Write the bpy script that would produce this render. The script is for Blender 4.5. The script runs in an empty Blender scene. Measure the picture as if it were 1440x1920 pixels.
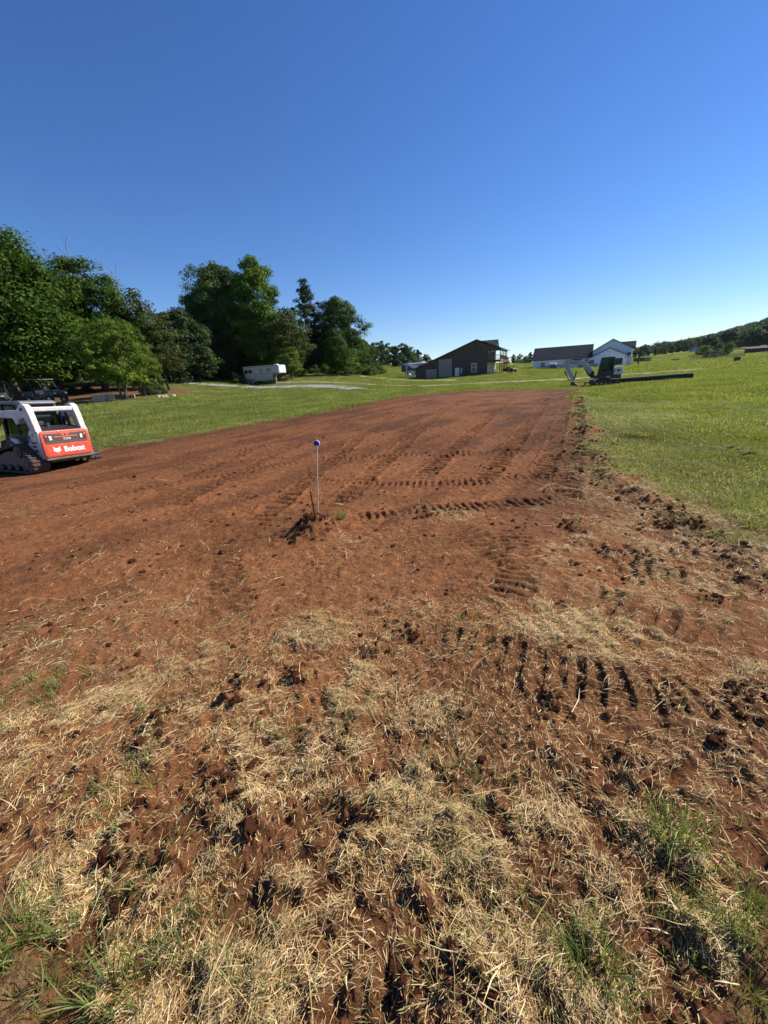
import bpy, bmesh, math, random
import numpy as np
from mathutils import Vector, Matrix, Euler

# ------------------------------------------------------------------ camera, sky, sun, exposure
SC = bpy.context.scene
COL = SC.collection
PITCH, ROLL, EYE, FPX = math.radians(19.45), math.radians(3.3), 1.75, 720.0
R0 = np.array([1.0, 0, 0]); U0 = np.array([0, math.sin(PITCH), math.cos(PITCH)]); FW = np.array([0, math.cos(PITCH), -math.sin(PITCH)])
RT = math.cos(ROLL)*R0 - math.sin(ROLL)*U0
UP = math.sin(ROLL)*R0 + math.cos(ROLL)*U0
cam = bpy.data.cameras.new('camera'); camo = bpy.data.objects.new('camera', cam); COL.objects.link(camo)
cam.sensor_fit = 'HORIZONTAL'; cam.sensor_width = 36; cam.lens = 18; cam.clip_start = .05; cam.clip_end = 6000
M = Matrix(((RT[0], UP[0], -FW[0]), (RT[1], UP[1], -FW[1]), (RT[2], UP[2], -FW[2]))).to_4x4()
M.translation = (0, 0, EYE); camo.matrix_world = M
SC.camera = camo

SUN_AZ, SUN_EL = math.radians(68), math.radians(41)
w = bpy.data.worlds.new('World'); SC.world = w; w.use_nodes = True
nt = w.node_tree; bg = nt.nodes['Background']
sky = nt.nodes.new('ShaderNodeTexSky'); sky.sky_type = 'NISHITA'; sky.sun_disc = False
sky.sun_elevation = SUN_EL; sky.sun_rotation = SUN_AZ; sky.altitude = 300; sky.air_density = 1.0; sky.dust_density = 0.0; sky.ozone_density = 6.0
hsv = nt.nodes.new('ShaderNodeHueSaturation'); hsv.inputs['Saturation'].default_value = 1.18; hsv.inputs['Hue'].default_value = .51
nt.links.new(sky.outputs[0], hsv.inputs['Color']); nt.links.new(hsv.outputs[0], bg.inputs[0]); bg.inputs[1].default_value = .098
sl = bpy.data.lights.new('sun', 'SUN'); sl.energy = 5.0; sl.angle = math.radians(.53); sl.color = (1, .94, .83)
so = bpy.data.objects.new('sun', sl); COL.objects.link(so)
SDIR = Vector((math.sin(SUN_AZ)*math.cos(SUN_EL), math.cos(SUN_AZ)*math.cos(SUN_EL), math.sin(SUN_EL)))
so.rotation_euler = SDIR.to_track_quat('Z', 'Y').to_euler(); so.location = (30, 10, 40)
SC.view_settings.view_transform = 'Standard'; SC.view_settings.look = 'None'
SC.view_settings.exposure = 0.5; SC.view_settings.gamma = 1; SC.view_settings.use_curve_mapping = False
SC.cycles.max_bounces = 5; SC.cycles.diffuse_bounces = 2; SC.cycles.glossy_bounces = 2
SC.cycles.transmission_bounces = 4; SC.cycles.transparent_max_bounces = 6; SC.cycles.use_denoising = True
SC.cycles.caustics_reflective = False; SC.cycles.caustics_refractive = False; SC.cycles.sample_clamp_indirect = 4

# ------------------------------------------------------------------ helpers
def at(px, py, Y):
    """point seen at that picture position (1440x1920) at forward distance Y"""
    d = RT*(px-720)/FPX + UP*(960-py)/FPX + FW
    return np.array([0, 0, EYE]) + d*Y/d[1]

def _hash(ix, iy, seed):
    h = (ix.astype(np.int64)*374761393 + iy.astype(np.int64)*668265263 + seed*974634777) & 0xffffffff
    h = ((h ^ (h >> 13))*1274126177) & 0xffffffff
    return (h ^ (h >> 16)) & 0xffffffff
def perlin(x, y, seed=0):
    x = np.asarray(x, float); y = np.asarray(y, float)
    xi = np.floor(x); yi = np.floor(y); xf = x-xi; yf = y-yi; xi = xi.astype(np.int64); yi = yi.astype(np.int64)
    u = xf*xf*xf*(xf*(xf*6-15)+10); v = yf*yf*yf*(yf*(yf*6-15)+10)
    def g(dx, dy):
        a = _hash(xi+dx, yi+dy, seed)*(2*np.pi/4294967296.0)
        return np.cos(a)*(xf-dx) + np.sin(a)*(yf-dy)
    n0 = g(0, 0)*(1-u) + g(1, 0)*u; n1 = g(0, 1)*(1-u) + g(1, 1)*u
    return (n0*(1-v) + n1*v)*1.5
def fbm(x, y, f, o=4, seed=0, gain=.5):
    s = 0; a = 1
    for k in range(o):
        s = s + a*perlin(x*f, y*f, seed+k*17); f *= 2.03; a *= gain
    return s
def sstep(a, b, x):
    t = np.clip((x-a)/(b-a), 0, 1); return t*t*(3-2*t)

# smooth lie of the land: thin-plate surface through surveyed spots, in a log-radial chart
_ctl = [(0, 0, 0), (1.5, .8, 0), (-1.5, .8, -.02), (0, 2.5, -.06), (-3, 3, -.14), (3, 3, -.1), (0, -3, 0), (-6, -6, -.1), (6, -6, 0), (0, -40, 0), (-40, -20, 0), (40, -20, 0),
        (-11.0, 12.6, -.46), (-10.6, 13.6, -.40), (-11.4, 11.6, -.5), (-12.2, 13.1, -.46), (0, -300, 2), (300, -150, 2), (-300, -100, 4)]
for px, py, Y in [(597, 980, 5.2), (740, 745, 30), (1090, 728, 36), (1160, 722, 37), (1290, 710, 35), (1440, 705, 35), (300, 800, 20), (200, 746, 36), (40, 755, 36),
                  (300, 718, 62), (500, 720, 66), (620, 724, 52), (760, 731, 44), (680, 690, 150), (690, 684, 200), (785, 710, 93), (913, 702, 84), (1107, 688, 130), (1008, 691, 138),
                  (1160, 684, 122), (1190, 672, 230), (1440, 655, 230), (1300, 660, 260), (960, 684, 200), (1440, 1000, 4.05), (900, 760, 20), (1440, 800, 10.4), (0, 900, 10.3),
                  (560, 690, 95), (400, 705, 85), (100, 725, 60), (1350, 690, 70), (1200, 700, 70), (1000, 706, 70)]:
    _ctl.append(tuple(at(px, py, Y)))
for a, r, z in [(-60, 500, 14), (-30, 500, 16), (0, 500, 12), (15, 500, 9), (30, 500, 9), (48, 500, 14), (65, 500, 16), (-60, 3000, 20), (-20, 3000, 20), (20, 3000, 12), (60, 3000, 20), (180, 3000, 6), (120, 3000, 10), (-120, 3000, 10)]:
    _ctl.append((r*math.sin(math.radians(a)), r*math.cos(math.radians(a)), z))
_ctl = np.array(_ctl)
def _chart(x, y):
    r = np.hypot(x, y)+1e-9; L = np.log1p(r/4.0); return L*x/r, L*y/r
_cx, _cy = _chart(_ctl[:, 0], _ctl[:, 1])
def _tps(d2): return .5*d2*np.log(d2+1e-12)
_n = len(_ctl)
_K = _tps((_cx[:, None]-_cx)**2 + (_cy[:, None]-_cy)**2) + np.eye(_n)*.004
_A = np.zeros((_n+3, _n+3)); _A[:_n, :_n] = _K; _A[:_n, _n:] = np.c_[np.ones(_n), _cx, _cy]; _A[_n:, :_n] = _A[:_n, _n:].T
_W = np.linalg.solve(_A, np.r_[_ctl[:, 2], 0, 0, 0])
def land(x, y):
    x = np.asarray(x, float); y = np.asarray(y, float); sh = x.shape
    a, b = _chart(x.ravel(), y.ravel()); z = _W[_n] + _W[_n+1]*a + _W[_n+2]*b
    for i in range(_n): z = z + _W[i]*_tps((a-_cx[i])**2 + (b-_cy[i])**2)
    return z.reshape(sh)
def gp(px, py):
    """ground point under that picture position"""
    d = RT*(px-720)/FPX + UP*(960-py)/FPX + FW; d = d/np.linalg.norm(d)
    t = np.geomspace(.5, 1500, 900); p = np.array([0, 0, EYE]) + d*t[:, None]
    h = p[:, 2] - land(p[:, 0], p[:, 1]); k = np.argmax(h < 0)
    if h[k] >= 0: k = len(t)-1
    t0, t1 = t[max(k-1, 0)], t[k]
    f = h[max(k-1, 0)]/(h[max(k-1, 0)]-h[k]+1e-12); tt = t0 + (t1-t0)*f
    return np.array([0, 0, EYE]) + d*tt

# ---- mesh helpers
def new_mesh(name, V, F, col=None, smooth=False, colname='col'):
    """F: array (n,3) or (n,4); col: per-vertex rgba"""
    V = np.asarray(V, np.float32); F = np.asarray(F, np.int32); n, k = F.shape
    me = bpy.data.meshes.new(name); me.vertices.add(len(V)); me.vertices.foreach_set('co', V.ravel())
    me.loops.add(n*k); me.loops.foreach_set('vertex_index', F.ravel()); me.polygons.add(n)
    me.polygons.foreach_set('loop_start', np.arange(n, dtype=np.int32)*k)
    if smooth: me.polygons.foreach_set('use_smooth', np.ones(n, bool))
    if col is not None:
        a = me.color_attributes.new(colname, 'FLOAT_COLOR', 'POINT'); a.data.foreach_set('color', np.asarray(col, np.float32).ravel())
    me.update(calc_edges=True); return me
def link(name, me, mat=None, parent=None, loc=None, rot=None):
    o = bpy.data.objects.new(name, me); COL.objects.link(o)
    if mat is not None and me is not None and not me.materials: me.materials.append(mat)
    if parent is not None: o.parent = parent
    if loc is not None: o.location = loc
    if rot is not None: o.rotation_euler = rot
    return o
def tag(o, label=None, cat=None, group=None, kind=None):
    if label: o['label'] = label
    if cat: o['category'] = cat
    if group: o['group'] = group
    if kind: o['kind'] = kind
    return o
def thing(name, label, cat, loc=(0, 0, 0), rot=(0, 0, 0), group=None):
    return tag(link(name, None, None, None, loc, rot), label, cat, group)
def copy_tree(o, parent=None):
    c = o.copy(); COL.objects.link(c); c.parent = parent
    for ch in o.children: copy_tree(ch, c)
    return c

class MB:
    """collects convex bits, bars and tubes into one mesh"""
    def __init__(s): s.v = []; s.f = []
    def add(s, vs, fs):
        b = len(s.v); s.v += [tuple(map(float, p)) for p in vs]; s.f += [tuple(i+b for i in f) for f in fs]; return s
    def box(s, x0, x1, y0, y1, z0, z1, m=None):
        vs = [(x, y, z) for z in (z0, z1) for y in (y0, y1) for x in (x0, x1)]
        if m is not None: vs = [tuple(m @ Vector(p)) for p in vs]
        return s.add(vs, [(0, 2, 3, 1), (4, 5, 7, 6), (0, 1, 5, 4), (2, 6, 7, 3), (0, 4, 6, 2), (1, 3, 7, 5)])
    def prism(s, prof, y0, y1, axis='y', m=None):
        """extrude a 2-D outline (x,z) along y (or (y,z) along x, (x,y) along z)"""
        n = len(prof)
        def P(a, b, t): return (a, t, b) if axis == 'y' else (t, a, b) if axis == 'x' else (a, b, t)
        vs = [P(a, b, y0) for a, b in prof] + [P(a, b, y1) for a, b in prof]
        if m is not None: vs = [tuple(m @ Vector(p)) for p in vs]
        fs = [tuple(range(n))[::-1], tuple(range(n, 2*n))] + [(i, (i+1) % n, n+(i+1) % n, n+i) for i in range(n)]
        return s.add(vs, fs)
    def bar(s, p, q, w, h=None, up=(0, 0, 1), w2=None, h2=None):
        p = Vector(p); q = Vector(q); h = w if h is None else h; w2 = w if w2 is None else w2; h2 = h if h2 is None else h2
        d = (q-p).normalized(); a = d.cross(Vector(up))
        if a.length < 1e-4: a = d.cross(Vector((1, 0, 0)))
        a.normalize(); b = a.cross(d)
        vs = [p+a*i*w/2+b*j*h/2 for i, j in ((-1, -1), (1, -1), (1, 1), (-1, 1))] + [q+a*i*w2/2+b*j*h2/2 for i, j in ((-1, -1), (1, -1), (1, 1), (-1, 1))]
        return s.add(vs, [(3, 2, 1, 0), (4, 5, 6, 7), (0, 1, 5, 4), (1, 2, 6, 5), (2, 3, 7, 6), (3, 0, 4, 7)])
    def tube(s, pts, r, n=8, cap=True):
        pts = [Vector(p) for p in pts]; k = len(pts); rs = r if hasattr(r, '__len__') else [r]*k
        b = len(s.v); pa = None
        for i, p in enumerate(pts):
            d = (pts[min(i+1, k-1)]-pts[max(i-1, 0)]).normalized()
            a = d.orthogonal() if pa is None else (pa - d*pa.dot(d))
            a.normalize(); pa = a; c = d.cross(a)
            for j in range(n):
                t = 2*math.pi*j/n; s.v.append(tuple(p + (a*math.cos(t)+c*math.sin(t))*rs[i]))
        for i in range(k-1):
            for j in range(n):
                s.f.append((b+i*n+j, b+i*n+(j+1) % n, b+(i+1)*n+(j+1) % n, b+(i+1)*n+j))
        if cap: s.f.append(tuple(b+j for j in range(n))[::-1]); s.f.append(tuple(b+(k-1)*n+j for j in range(n)))
        return s
    def cyl(s, p, q, r, n=16, r2=None): return s.tube([p, q], [r, r if r2 is None else r2], n)
    def build(s, name, mat, parent=None, bevel=0, smooth=False, seg=2):
        me = bpy.data.meshes.new(name); me.from_pydata(s.v, [], s.f)
        bm = bmesh.new(); bm.from_mesh(me); bmesh.ops.recalc_face_normals(bm, faces=bm.faces)
        if bevel:
            bmesh.ops.bevel(bm, geom=[e for e in bm.edges if e.is_manifold and e.calc_face_angle(0) > .5], offset=bevel, segments=seg, affect='EDGES', clamp_overlap=True, profile=.5)
        bm.to_mesh(me); bm.free()
        if smooth:
            for p in me.polygons: p.use_smooth = True
            me.set_sharp_from_angle(angle=math.radians(35))
        me.update(); return link(name, me, mat, parent)
def rrect(x0, x1, z0, z1, r, n=5):
    out = []
    for cx, cz, a0 in ((x1-r, z1-r, 0), (x0+r, z1-r, 90), (x0+r, z0+r, 180), (x1-r, z0+r, 270)):
        for k in range(n+1):
            a = math.radians(a0+90*k/n); out.append((cx+r*math.cos(a), cz+r*math.sin(a)))
    return out

# ---- materials
def mat(name, col, rough=.6, metal=0, var=.12, vs=3.0, bump=0, bs=40, spec=.5, dust=None, dz=(.2, 1.0), alpha=None, coat=0):
    m = bpy.data.materials.new(name); m.use_nodes = True; n = m.node_tree.nodes; L = m.node_tree.links; b = n['Principled BSDF']
    b.inputs['Roughness'].default_value = rough; b.inputs['Metallic'].default_value = metal; b.inputs['Specular IOR Level'].default_value = spec; b.inputs['Coat Weight'].default_value = coat
    tc = n.new('ShaderNodeTexCoord'); nz = n.new('ShaderNodeTexNoise'); nz.inputs['Scale'].default_value = vs; nz.inputs['Detail'].default_value = 5; L.new(tc.outputs['Object'], nz.inputs['Vector'])
    mr = n.new('ShaderNodeMapRange'); mr.inputs[1].default_value = .3; mr.inputs[2].default_value = .7; mr.inputs[3].default_value = 1-var; mr.inputs[4].default_value = 1+var*.6; L.new(nz.outputs[0], mr.inputs[0])
    mx = n.new('ShaderNodeVectorMath'); mx.operation = 'MULTIPLY'; mx.inputs[0].default_value = col; L.new(mr.outputs[0], mx.inputs[1]); out = mx.outputs[0]
    if dust:
        sp = n.new('ShaderNodeSeparateXYZ'); L.new(tc.outputs['Object'], sp.inputs[0])
        n2 = n.new('ShaderNodeTexNoise'); n2.inputs['Scale'].default_value = 7; n2.inputs['Detail'].default_value = 6; L.new(tc.outputs['Object'], n2.inputs['Vector'])
        ad = n.new('ShaderNodeMath'); ad.operation = 'MULTIPLY_ADD'; ad.inputs[1].default_value = -(dz[1]-dz[0])*1.2; L.new(n2.outputs[0], ad.inputs[0]); L.new(sp.outputs[2], ad.inputs[2])
        m2 = n.new('ShaderNodeMapRange'); m2.inputs[1].default_value = dz[0]-(dz[1]-dz[0])*.6; m2.inputs[2].default_value = dz[1]-(dz[1]-dz[0])*.6; m2.inputs[3].default_value = .75; m2.inputs[4].default_value = 0.04; L.new(ad.outputs[0], m2.inputs[0])
        mc = n.new('ShaderNodeMix'); mc.data_type = 'RGBA'; L.new(m2.outputs[0], mc.inputs[0]); L.new(out, mc.inputs[6]); mc.inputs[7].default_value = (*dust, 1); out = mc.outputs[2]
    L.new(out, b.inputs['Base Color'])
    if bump:
        nb = n.new('ShaderNodeTexNoise'); nb.inputs['Scale'].default_value = bs; nb.inputs['Detail'].default_value = 4; L.new(tc.outputs['Object'], nb.inputs['Vector'])
        bp = n.new('ShaderNodeBump'); bp.inputs['Strength'].default_value = bump; bp.inputs['Distance'].default_value = .02; L.new(nb.outputs[0], bp.inputs['Height']); L.new(bp.outputs[0], b.inputs['Normal'])
    return m
def glassy(name, col=(.02, .025, .03), rough=.05, trans=0.0):
    m = mat(name, col, rough, 0, .05, spec=.6)
    if trans:
        n = m.node_tree.nodes; L = m.node_tree.links; t = n.new('ShaderNodeBsdfTransparent'); t.inputs[0].default_value = (.55, .62, .6, 1); x = n.new('ShaderNodeMixShader'); x.inputs[0].default_value = trans
        L.new(n['Principled BSDF'].outputs[0], x.inputs[1]); L.new(t.outputs[0], x.inputs[2]); L.new(x.outputs[0], n['Material Output'].inputs[0])
    return m
def leafy(name, transl=.35, rough=.55, nscale=.5, lo=.75, hi=1.2, spec=.25, tint=(1.15, 1.25, .6)):
    """blades and leaves: vertex colour, light passing through"""
    m = bpy.data.materials.new(name); m.use_nodes = True; n = m.node_tree.nodes; L = m.node_tree.links; b = n['Principled BSDF']
    a = n.new('ShaderNodeAttribute'); a.attribute_name = 'col'
    g = n.new('ShaderNodeNewGeometry'); nz = n.new('ShaderNodeTexNoise'); nz.inputs['Scale'].default_value = nscale; nz.inputs['Detail'].default_value = 3; L.new(g.outputs['Position'], nz.inputs['Vector'])
    mr = n.new('ShaderNodeMapRange'); mr.inputs[1].default_value = .3; mr.inputs[2].default_value = .7; mr.inputs[3].default_value = lo; mr.inputs[4].default_value = hi; L.new(nz.outputs[0], mr.inputs[0])
    mx = n.new('ShaderNodeVectorMath'); mx.operation = 'MULTIPLY'; L.new(a.outputs[0], mx.inputs[0]); L.new(mr.outputs[0], mx.inputs[1])
    L.new(mx.outputs[0], b.inputs['Base Color']); b.inputs['Roughness'].default_value = rough; b.inputs['Specular IOR Level'].default_value = spec
    t = n.new('ShaderNodeBsdfTranslucent'); tw = n.new('ShaderNodeVectorMath'); tw.operation = 'MULTIPLY'; tw.inputs[1].default_value = tint; L.new(mx.outputs[0], tw.inputs[0]); L.new(tw.outputs[0], t.inputs[0])
    x = n.new('ShaderNodeMixShader'); x.inputs[0].default_value = transl; L.new(b.outputs[0], x.inputs[1]); L.new(t.outputs[0], x.inputs[2]); L.new(x.outputs[0], n['Material Output'].inputs[0])
    return m
def scatter(name, pts, rots, scl, idx, protos, parent=None):
    """instances of unlinked prototype meshes on points (for uncountable stuff)"""
    me = bpy.data.meshes.new(name); me.vertices.add(len(pts)); me.vertices.foreach_set('co', np.asarray(pts, np.float32).ravel())
    a = me.attributes.new('rot', 'FLOAT_VECTOR', 'POINT'); a.data.foreach_set('vector', np.asarray(rots, np.float32).ravel())
    a = me.attributes.new('scl', 'FLOAT', 'POINT'); a.data.foreach_set('value', np.asarray(scl, np.float32).ravel())
    a = me.attributes.new('idx', 'INT', 'POINT'); a.data.foreach_set('value', np.asarray(idx, np.int32).ravel())
    o = bpy.data.objects.new(name, me); COL.objects.link(o)
    c = bpy.data.collections.new(name+'_pieces')
    for k, (pm, pmat) in enumerate(protos):
        if not pm.materials: pm.materials.append(pmat)
        c.objects.link(bpy.data.objects.new(f'{name}_piece_{k:02d}', pm))
    g = bpy.data.node_groups.new(name+'_scatter', 'GeometryNodeTree')
    g.interface.new_socket('Geometry', in_out='INPUT', socket_type='NodeSocketGeometry'); g.interface.new_socket('Geometry', in_out='OUTPUT', socket_type='NodeSocketGeometry')
    N = g.nodes; L = g.links; i = N.new('NodeGroupInput'); out = N.new('NodeGroupOutput')
    ci = N.new('GeometryNodeCollectionInfo'); ci.inputs['Collection'].default_value = c; ci.inputs['Separate Children'].default_value = True; ci.inputs['Reset Children'].default_value = True
    ip = N.new('GeometryNodeInstanceOnPoints'); ip.inputs['Pick Instance'].default_value = True
    def na(nm, t):
        q = N.new('GeometryNodeInputNamedAttribute'); q.data_type = t; q.inputs['Name'].default_value = nm; return q.outputs[0]
    er = N.new('FunctionNodeEulerToRotation'); L.new(na('rot', 'FLOAT_VECTOR'), er.inputs[0])
    L.new(i.outputs[0], ip.inputs['Points']); L.new(ci.outputs[0], ip.inputs['Instance']); L.new(na('idx', 'INT'), ip.inputs['Instance Index'])
    L.new(er.outputs[0], ip.inputs['Rotation']); L.new(na('scl', 'FLOAT'), ip.inputs['Scale']); L.new(ip.outputs[0], out.inputs[0])
    md = o.modifiers.new('scatter', 'NODES'); md.node_group = g
    return tag(o, kind='stuff')
# ------------------------------------------------------------------ the ground
RNG = np.random.default_rng(7)
def poly_sd(x, y, poly):
    """signed distance, negative inside"""
    poly = np.asarray(poly)[:, :2]; d = np.full(x.shape, 1e18); ins = np.zeros(x.shape, bool); n = len(poly)
    for i in range(n):
        a = poly[i]; b = poly[(i+1) % n]; e = b-a
        wx = x-a[0]; wy = y-a[1]; t = np.clip((wx*e[0]+wy*e[1])/(e@e), 0, 1)
        d = np.minimum(d, (wx-t*e[0])**2 + (wy-t*e[1])**2)
        c = ((a[1] <= y) & (b[1] > y)) | ((b[1] <= y) & (a[1] > y))
        with np.errstate(divide='ignore', invalid='ignore'):
            xi = a[0] + (y-a[1])*e[0]/(e[1] if e[1] else 1e-12)
        ins ^= c & (x < xi)
    return np.where(ins, -1, 1)*np.sqrt(d)
PAD = [gp(px, py) for px, py in [(1440, 1078), (1330, 1015), (1225, 955), (1150, 915), (1112, 870), (1098, 820), (1090, 780), (1087, 750), (1092, 729), (1000, 730.5), (900, 732), (830, 736), (740, 746), (600, 775), (400, 808), (190, 845), (90, 858), (0, 872)]]
PAD += [np.array(p) for p in [(-18, 14.5, 0), (-24, 8, 0), (-22, -14, 0), (14, -14, 0), (9, 0, 0)]]
YARD = [gp(px, py) for px, py in [(-120, 768), (100, 762), (170, 757), (250, 748), (330, 741), (372, 735), (380, 730), (310, 726), (240, 722), (100, 724), (-200, 740)]]   # bare dirt under the left trees
def path_pts(pix, n=160):
    P = np.array([gp(a, b)[:2] for a, b in pix]); 
    s = np.r_[0, np.cumsum(np.hypot(*np.diff(P, axis=0).T))]; t = np.linspace(0, s[-1], n)
    k = len(P)
    if k > 2:   # smooth
        c = [np.polyfit(s, P[:, j], min(3, k-1)) for j in (0, 1)]; return np.c_[np.polyval(c[0], t), np.polyval(c[1], t)]
    return np.c_[np.interp(t, s, P[:, 0]), np.interp(t, s, P[:, 1])]
# (path in the picture, width, tread pitch, depth, berm)
TRACKS = [([(740, 1172), (840, 1203), (950, 1240), (1050, 1275), (1150, 1293), (1270, 1305), (1420, 1310)], .34, .115, .027, .012),
          ([(640, 975), (780, 960), (1085, 938)], .36, .12, .035, .02),
          ([(560, 905), (760, 908), (1085, 890)], .36, .12, .028, .015),
          ([(800, 858), (1090, 838)], .36, .14, .025, .012),
          ([(860, 822), (1090, 812)], .36, .14, .02, .01),
          ([(1015, 905), (1040, 830), (1066, 735)], .40, .22, .05, .03),
          ([(905, 905), (965, 830), (1030, 733)], .40, .22, .045, .03),
          ([(780, 905), (880, 815), (975, 733)], .40, .22, .04, .025),
          ([(1060, 940), (1075, 840), (1080, 738)], .40, .22, .05, .03),
          ([(620, 960), (760, 830), (905, 736)], .40, .22, .03, .025),
          ([(470, 990), (640, 850), (840, 740)], .40, .22, .03, .025),
          ([(330, 900), (520, 825), (780, 748)], .40, .22, .03, .02),
          ([(300, 960), (480, 870), (760, 770)], .40, .22, .025, .02),
          ([(560, 870), (800, 850), (1085, 860)], .36, .14, .03, .015),
          ([(830, 985), (930, 1035), (1030, 1100)], .40, .12, .018, .006),
          ([(960, 985), (975, 1040), (960, 1110), (900, 1180)], .38, .12, .016, .006),
          ([(1060, 1110), (1250, 1165), (1440, 1235)], .36, .12, .028, .015),
          ([(1100, 1060), (1280, 1090), (1440, 1135)], .36, .12, .028, .015),
          ([(1040, 1020), (1240, 1035), (1440, 1075)], .34, .12, .028, .015),
          ([(425, 970), (420, 1040), (440, 1180)], .36, .12, .016, .006),
          ([(200, 880), (330, 930), (430, 1010)], .38, .12, .014, .006),
          ([(230, 868), (420, 850), (700, 800), (900, 745)], .40, .15, .014, .008),
          ([(60, 960), (330, 905), (640, 850), (800, 800)], .40, .15, .014, .008),
          ([(300, 1400), (330, 1530), (330, 1700), (250, 1900)], .30, .13, .024, .015),
          ([(520, 1370), (575, 1500), (600, 1650), (610, 1900)], .26, .13, .024, .015),
          ([(760, 1420), (840, 1560), (900, 1900)], .26, .13, .022, .014)]
TP = [(path_pts(p, 48), wd, pt, dp, bm_) for p, wd, pt, dp, bm_ in TRACKS]
STAKE = gp(597, 985); EXC = gp(1115, 722)
# lumps thrown up on the soil: (px, py, radius, height)
LUMPS = [(590, 995, .33, .21), (575, 1000, .22, .1), (1075, 985, .16, .09), (1290, 988, .20, .13), (1240, 985, .12, .06), (1205, 826, .34, .16), (1140, 842, .26, .1), (1400, 865, .3, .12), (1370, 850, .2, .08),
         (1140, 880, .16, .07), (1000, 1140, .0, 0), (765, 1190, .10, .05), (700, 1215, .1, .05), (560, 1270, .12, .07), (470, 1280, .12, .07), (640, 1380, .10, .05), (1400, 1300, .12, .05), (1420, 1350, .12, .05),
         (1030, 1330, .1, .05), (860, 1340, .09, .04), (300, 1360, .13, .08), (425, 1310, .1, .05), (270, 1550, .10, .07), (250, 1620, .10, .06), (280, 1690, .1, .06), (420, 1480, .12, .08), (470, 1560, .12, .07), (860, 1850, .1, .08), (780, 1870, .09, .06), (940, 1890, .09, .07),
         (690, 1530, .1, .05), (1180, 1440, .1, .05), (1100, 1470, .1, .05), (1350, 1400, .1, .04), (1155, 1042, .12, .06), (1220, 1055, .16, .07), (1400, 1090, .13, .06), (1340, 1120, .1, .05),
         (805, 970, .16, .06), (850, 962, .14, .05), (740, 965, .07, .05), (500, 988, .09, .04), (715, 945, .05, .03)]
LUMPS = [(gp(a, b), r, h) for a, b, r, h in LUMPS if r]
STRAW_BLOBS = [(gp(a, b), r, k) for a, b, r, k in [(1085, 1165, .22, .8), (1150, 1190, .2, .5), (850, 965, .35, .7), (1250, 1030, .4, .6), (1200, 985, .5, .5), (120, 1200, .7, .5), (330, 1210, .5, .45), (560, 1190, .4, .35), (640, 1330, .3, .6),
                (350, 1130, .4, .35), (120, 1330, .5, .7), (1330, 1180, .4, .5), (1400, 1250, .3, .5), (660, 1010, .25, .5), (40, 960, .5, .3), (1120, 920, .5, .5), (1150, 870, .6, .5), (1290, 900, .8, .4), (200, 1050, .5, .15), (470, 1480, .3, .5), (1000, 1560, .5, .4), (1330, 1450, .3, .5)]]
BARE = [(gp(a, b), r) for a, b, r in [(900, 1270, .35), (1050, 1300, .35), (1200, 1300, .3), (780, 1230, .3), (560, 1370, .2), (350, 1400, .16), (130, 1520, .22), (60, 1600, .16), (640, 1480, .16), (760, 1680, .2), (720, 1850, .24), (860, 1880, .2), (980, 1310, .3), (1000, 1430, .25), (1100, 1430, .22), (1250, 1370, .2), (480, 1620, .14), (600, 1760, .12), (330, 1600, .12), (1130, 1400, .2), (1360, 1340, .3), (1420, 1500, .15)]]
HAYZONE = [gp(a, b) for a, b in [(1055, 850), (1110, 815), (1200, 835), (1320, 890), (1440, 950), (1560, 1010), (1560, 1330), (1440, 1300), (1300, 1250), (1180, 1210), (1050, 1190), (1035, 1060), (1050, 960)]]
def masks(x, y):
    r = np.hypot(x, y)
    sd = poly_sd(x, y, PAD)
    wob = (fbm(x, y, .9, 3, 3)*.35*np.clip(r/6, .5, 1.6) + fbm(x, y, 5, 2, 31)*.1)*(1+1.1*sstep(0, 3, x)*sstep(20, 10, r))
    tw = sstep(-.5, 1.5, x)*sstep(18, 8, r); grass = sstep(-.12-.2*tw, .35+1.5*tw, sd + wob*.8)
    yard = sstep(.8, -.8, poly_sd(x, y, YARD) + fbm(x, y, .35, 3, 9)*2.2)
    grass = grass*(1-yard*.93)
    q = np.hypot(x-EXC[0], y-EXC[1]) + fbm(x, y, .8, 2, 33)*1.2; grass = grass*(1-.75*sstep(3.2, 1.6, q))
    # straw cover
    rn = np.hypot(x*.82, y) + fbm(x, y, .8, 2, 41)*.5 + fbm(x, y, 3.1, 2, 42)*.4 - sstep(0, 2.2, -x)*.5 + sstep(.1, 1.5, x)*.1
    s = .60*sstep(2.05, .9, rn) + .15*sstep(4.2, 1.6, rn)
    for p, rr, k in STRAW_BLOBS: s = np.maximum(s, k*np.exp(-((x-p[0])**2+(y-p[1])**2)/rr**2))
    hz = sstep(.35, -.35, poly_sd(x, y, HAYZONE) + fbm(x, y, 1.1, 3, 43)*.6)*np.clip(.62 + .8*fbm(x, y, 1.9, 2, 44) + .9*fbm(x, y, 6, 2, 45), .05, 1); s = np.maximum(s, hz)
    for p, rr in BARE: s = s*(1-.8*np.exp(-((x-p[0])**2+(y-p[1])**2)/rr**2))
    s = s*np.clip(.46 + .6*fbm(x, y, 2.3, 2, 5) + 1.0*fbm(x, y, 2.6, 3, 12) + .8*fbm(x, y, 8, 3, 13), .03, 1.35)
    edge = np.exp(-((sd-.55)/np.clip(.8+r*.02, .8, 1.2))**2)*sstep(-1.5, 1.0, x)*sstep(30, 12, r)
    s = np.maximum(s, edge*np.clip(.6+1.1*fbm(x, y, 1.7, 2, 8), 0, .95))
    s = np.clip(s + sstep(7, 2, r)*.08*(1-grass), 0, 1)
    return r, sd, grass, yard, s
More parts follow.
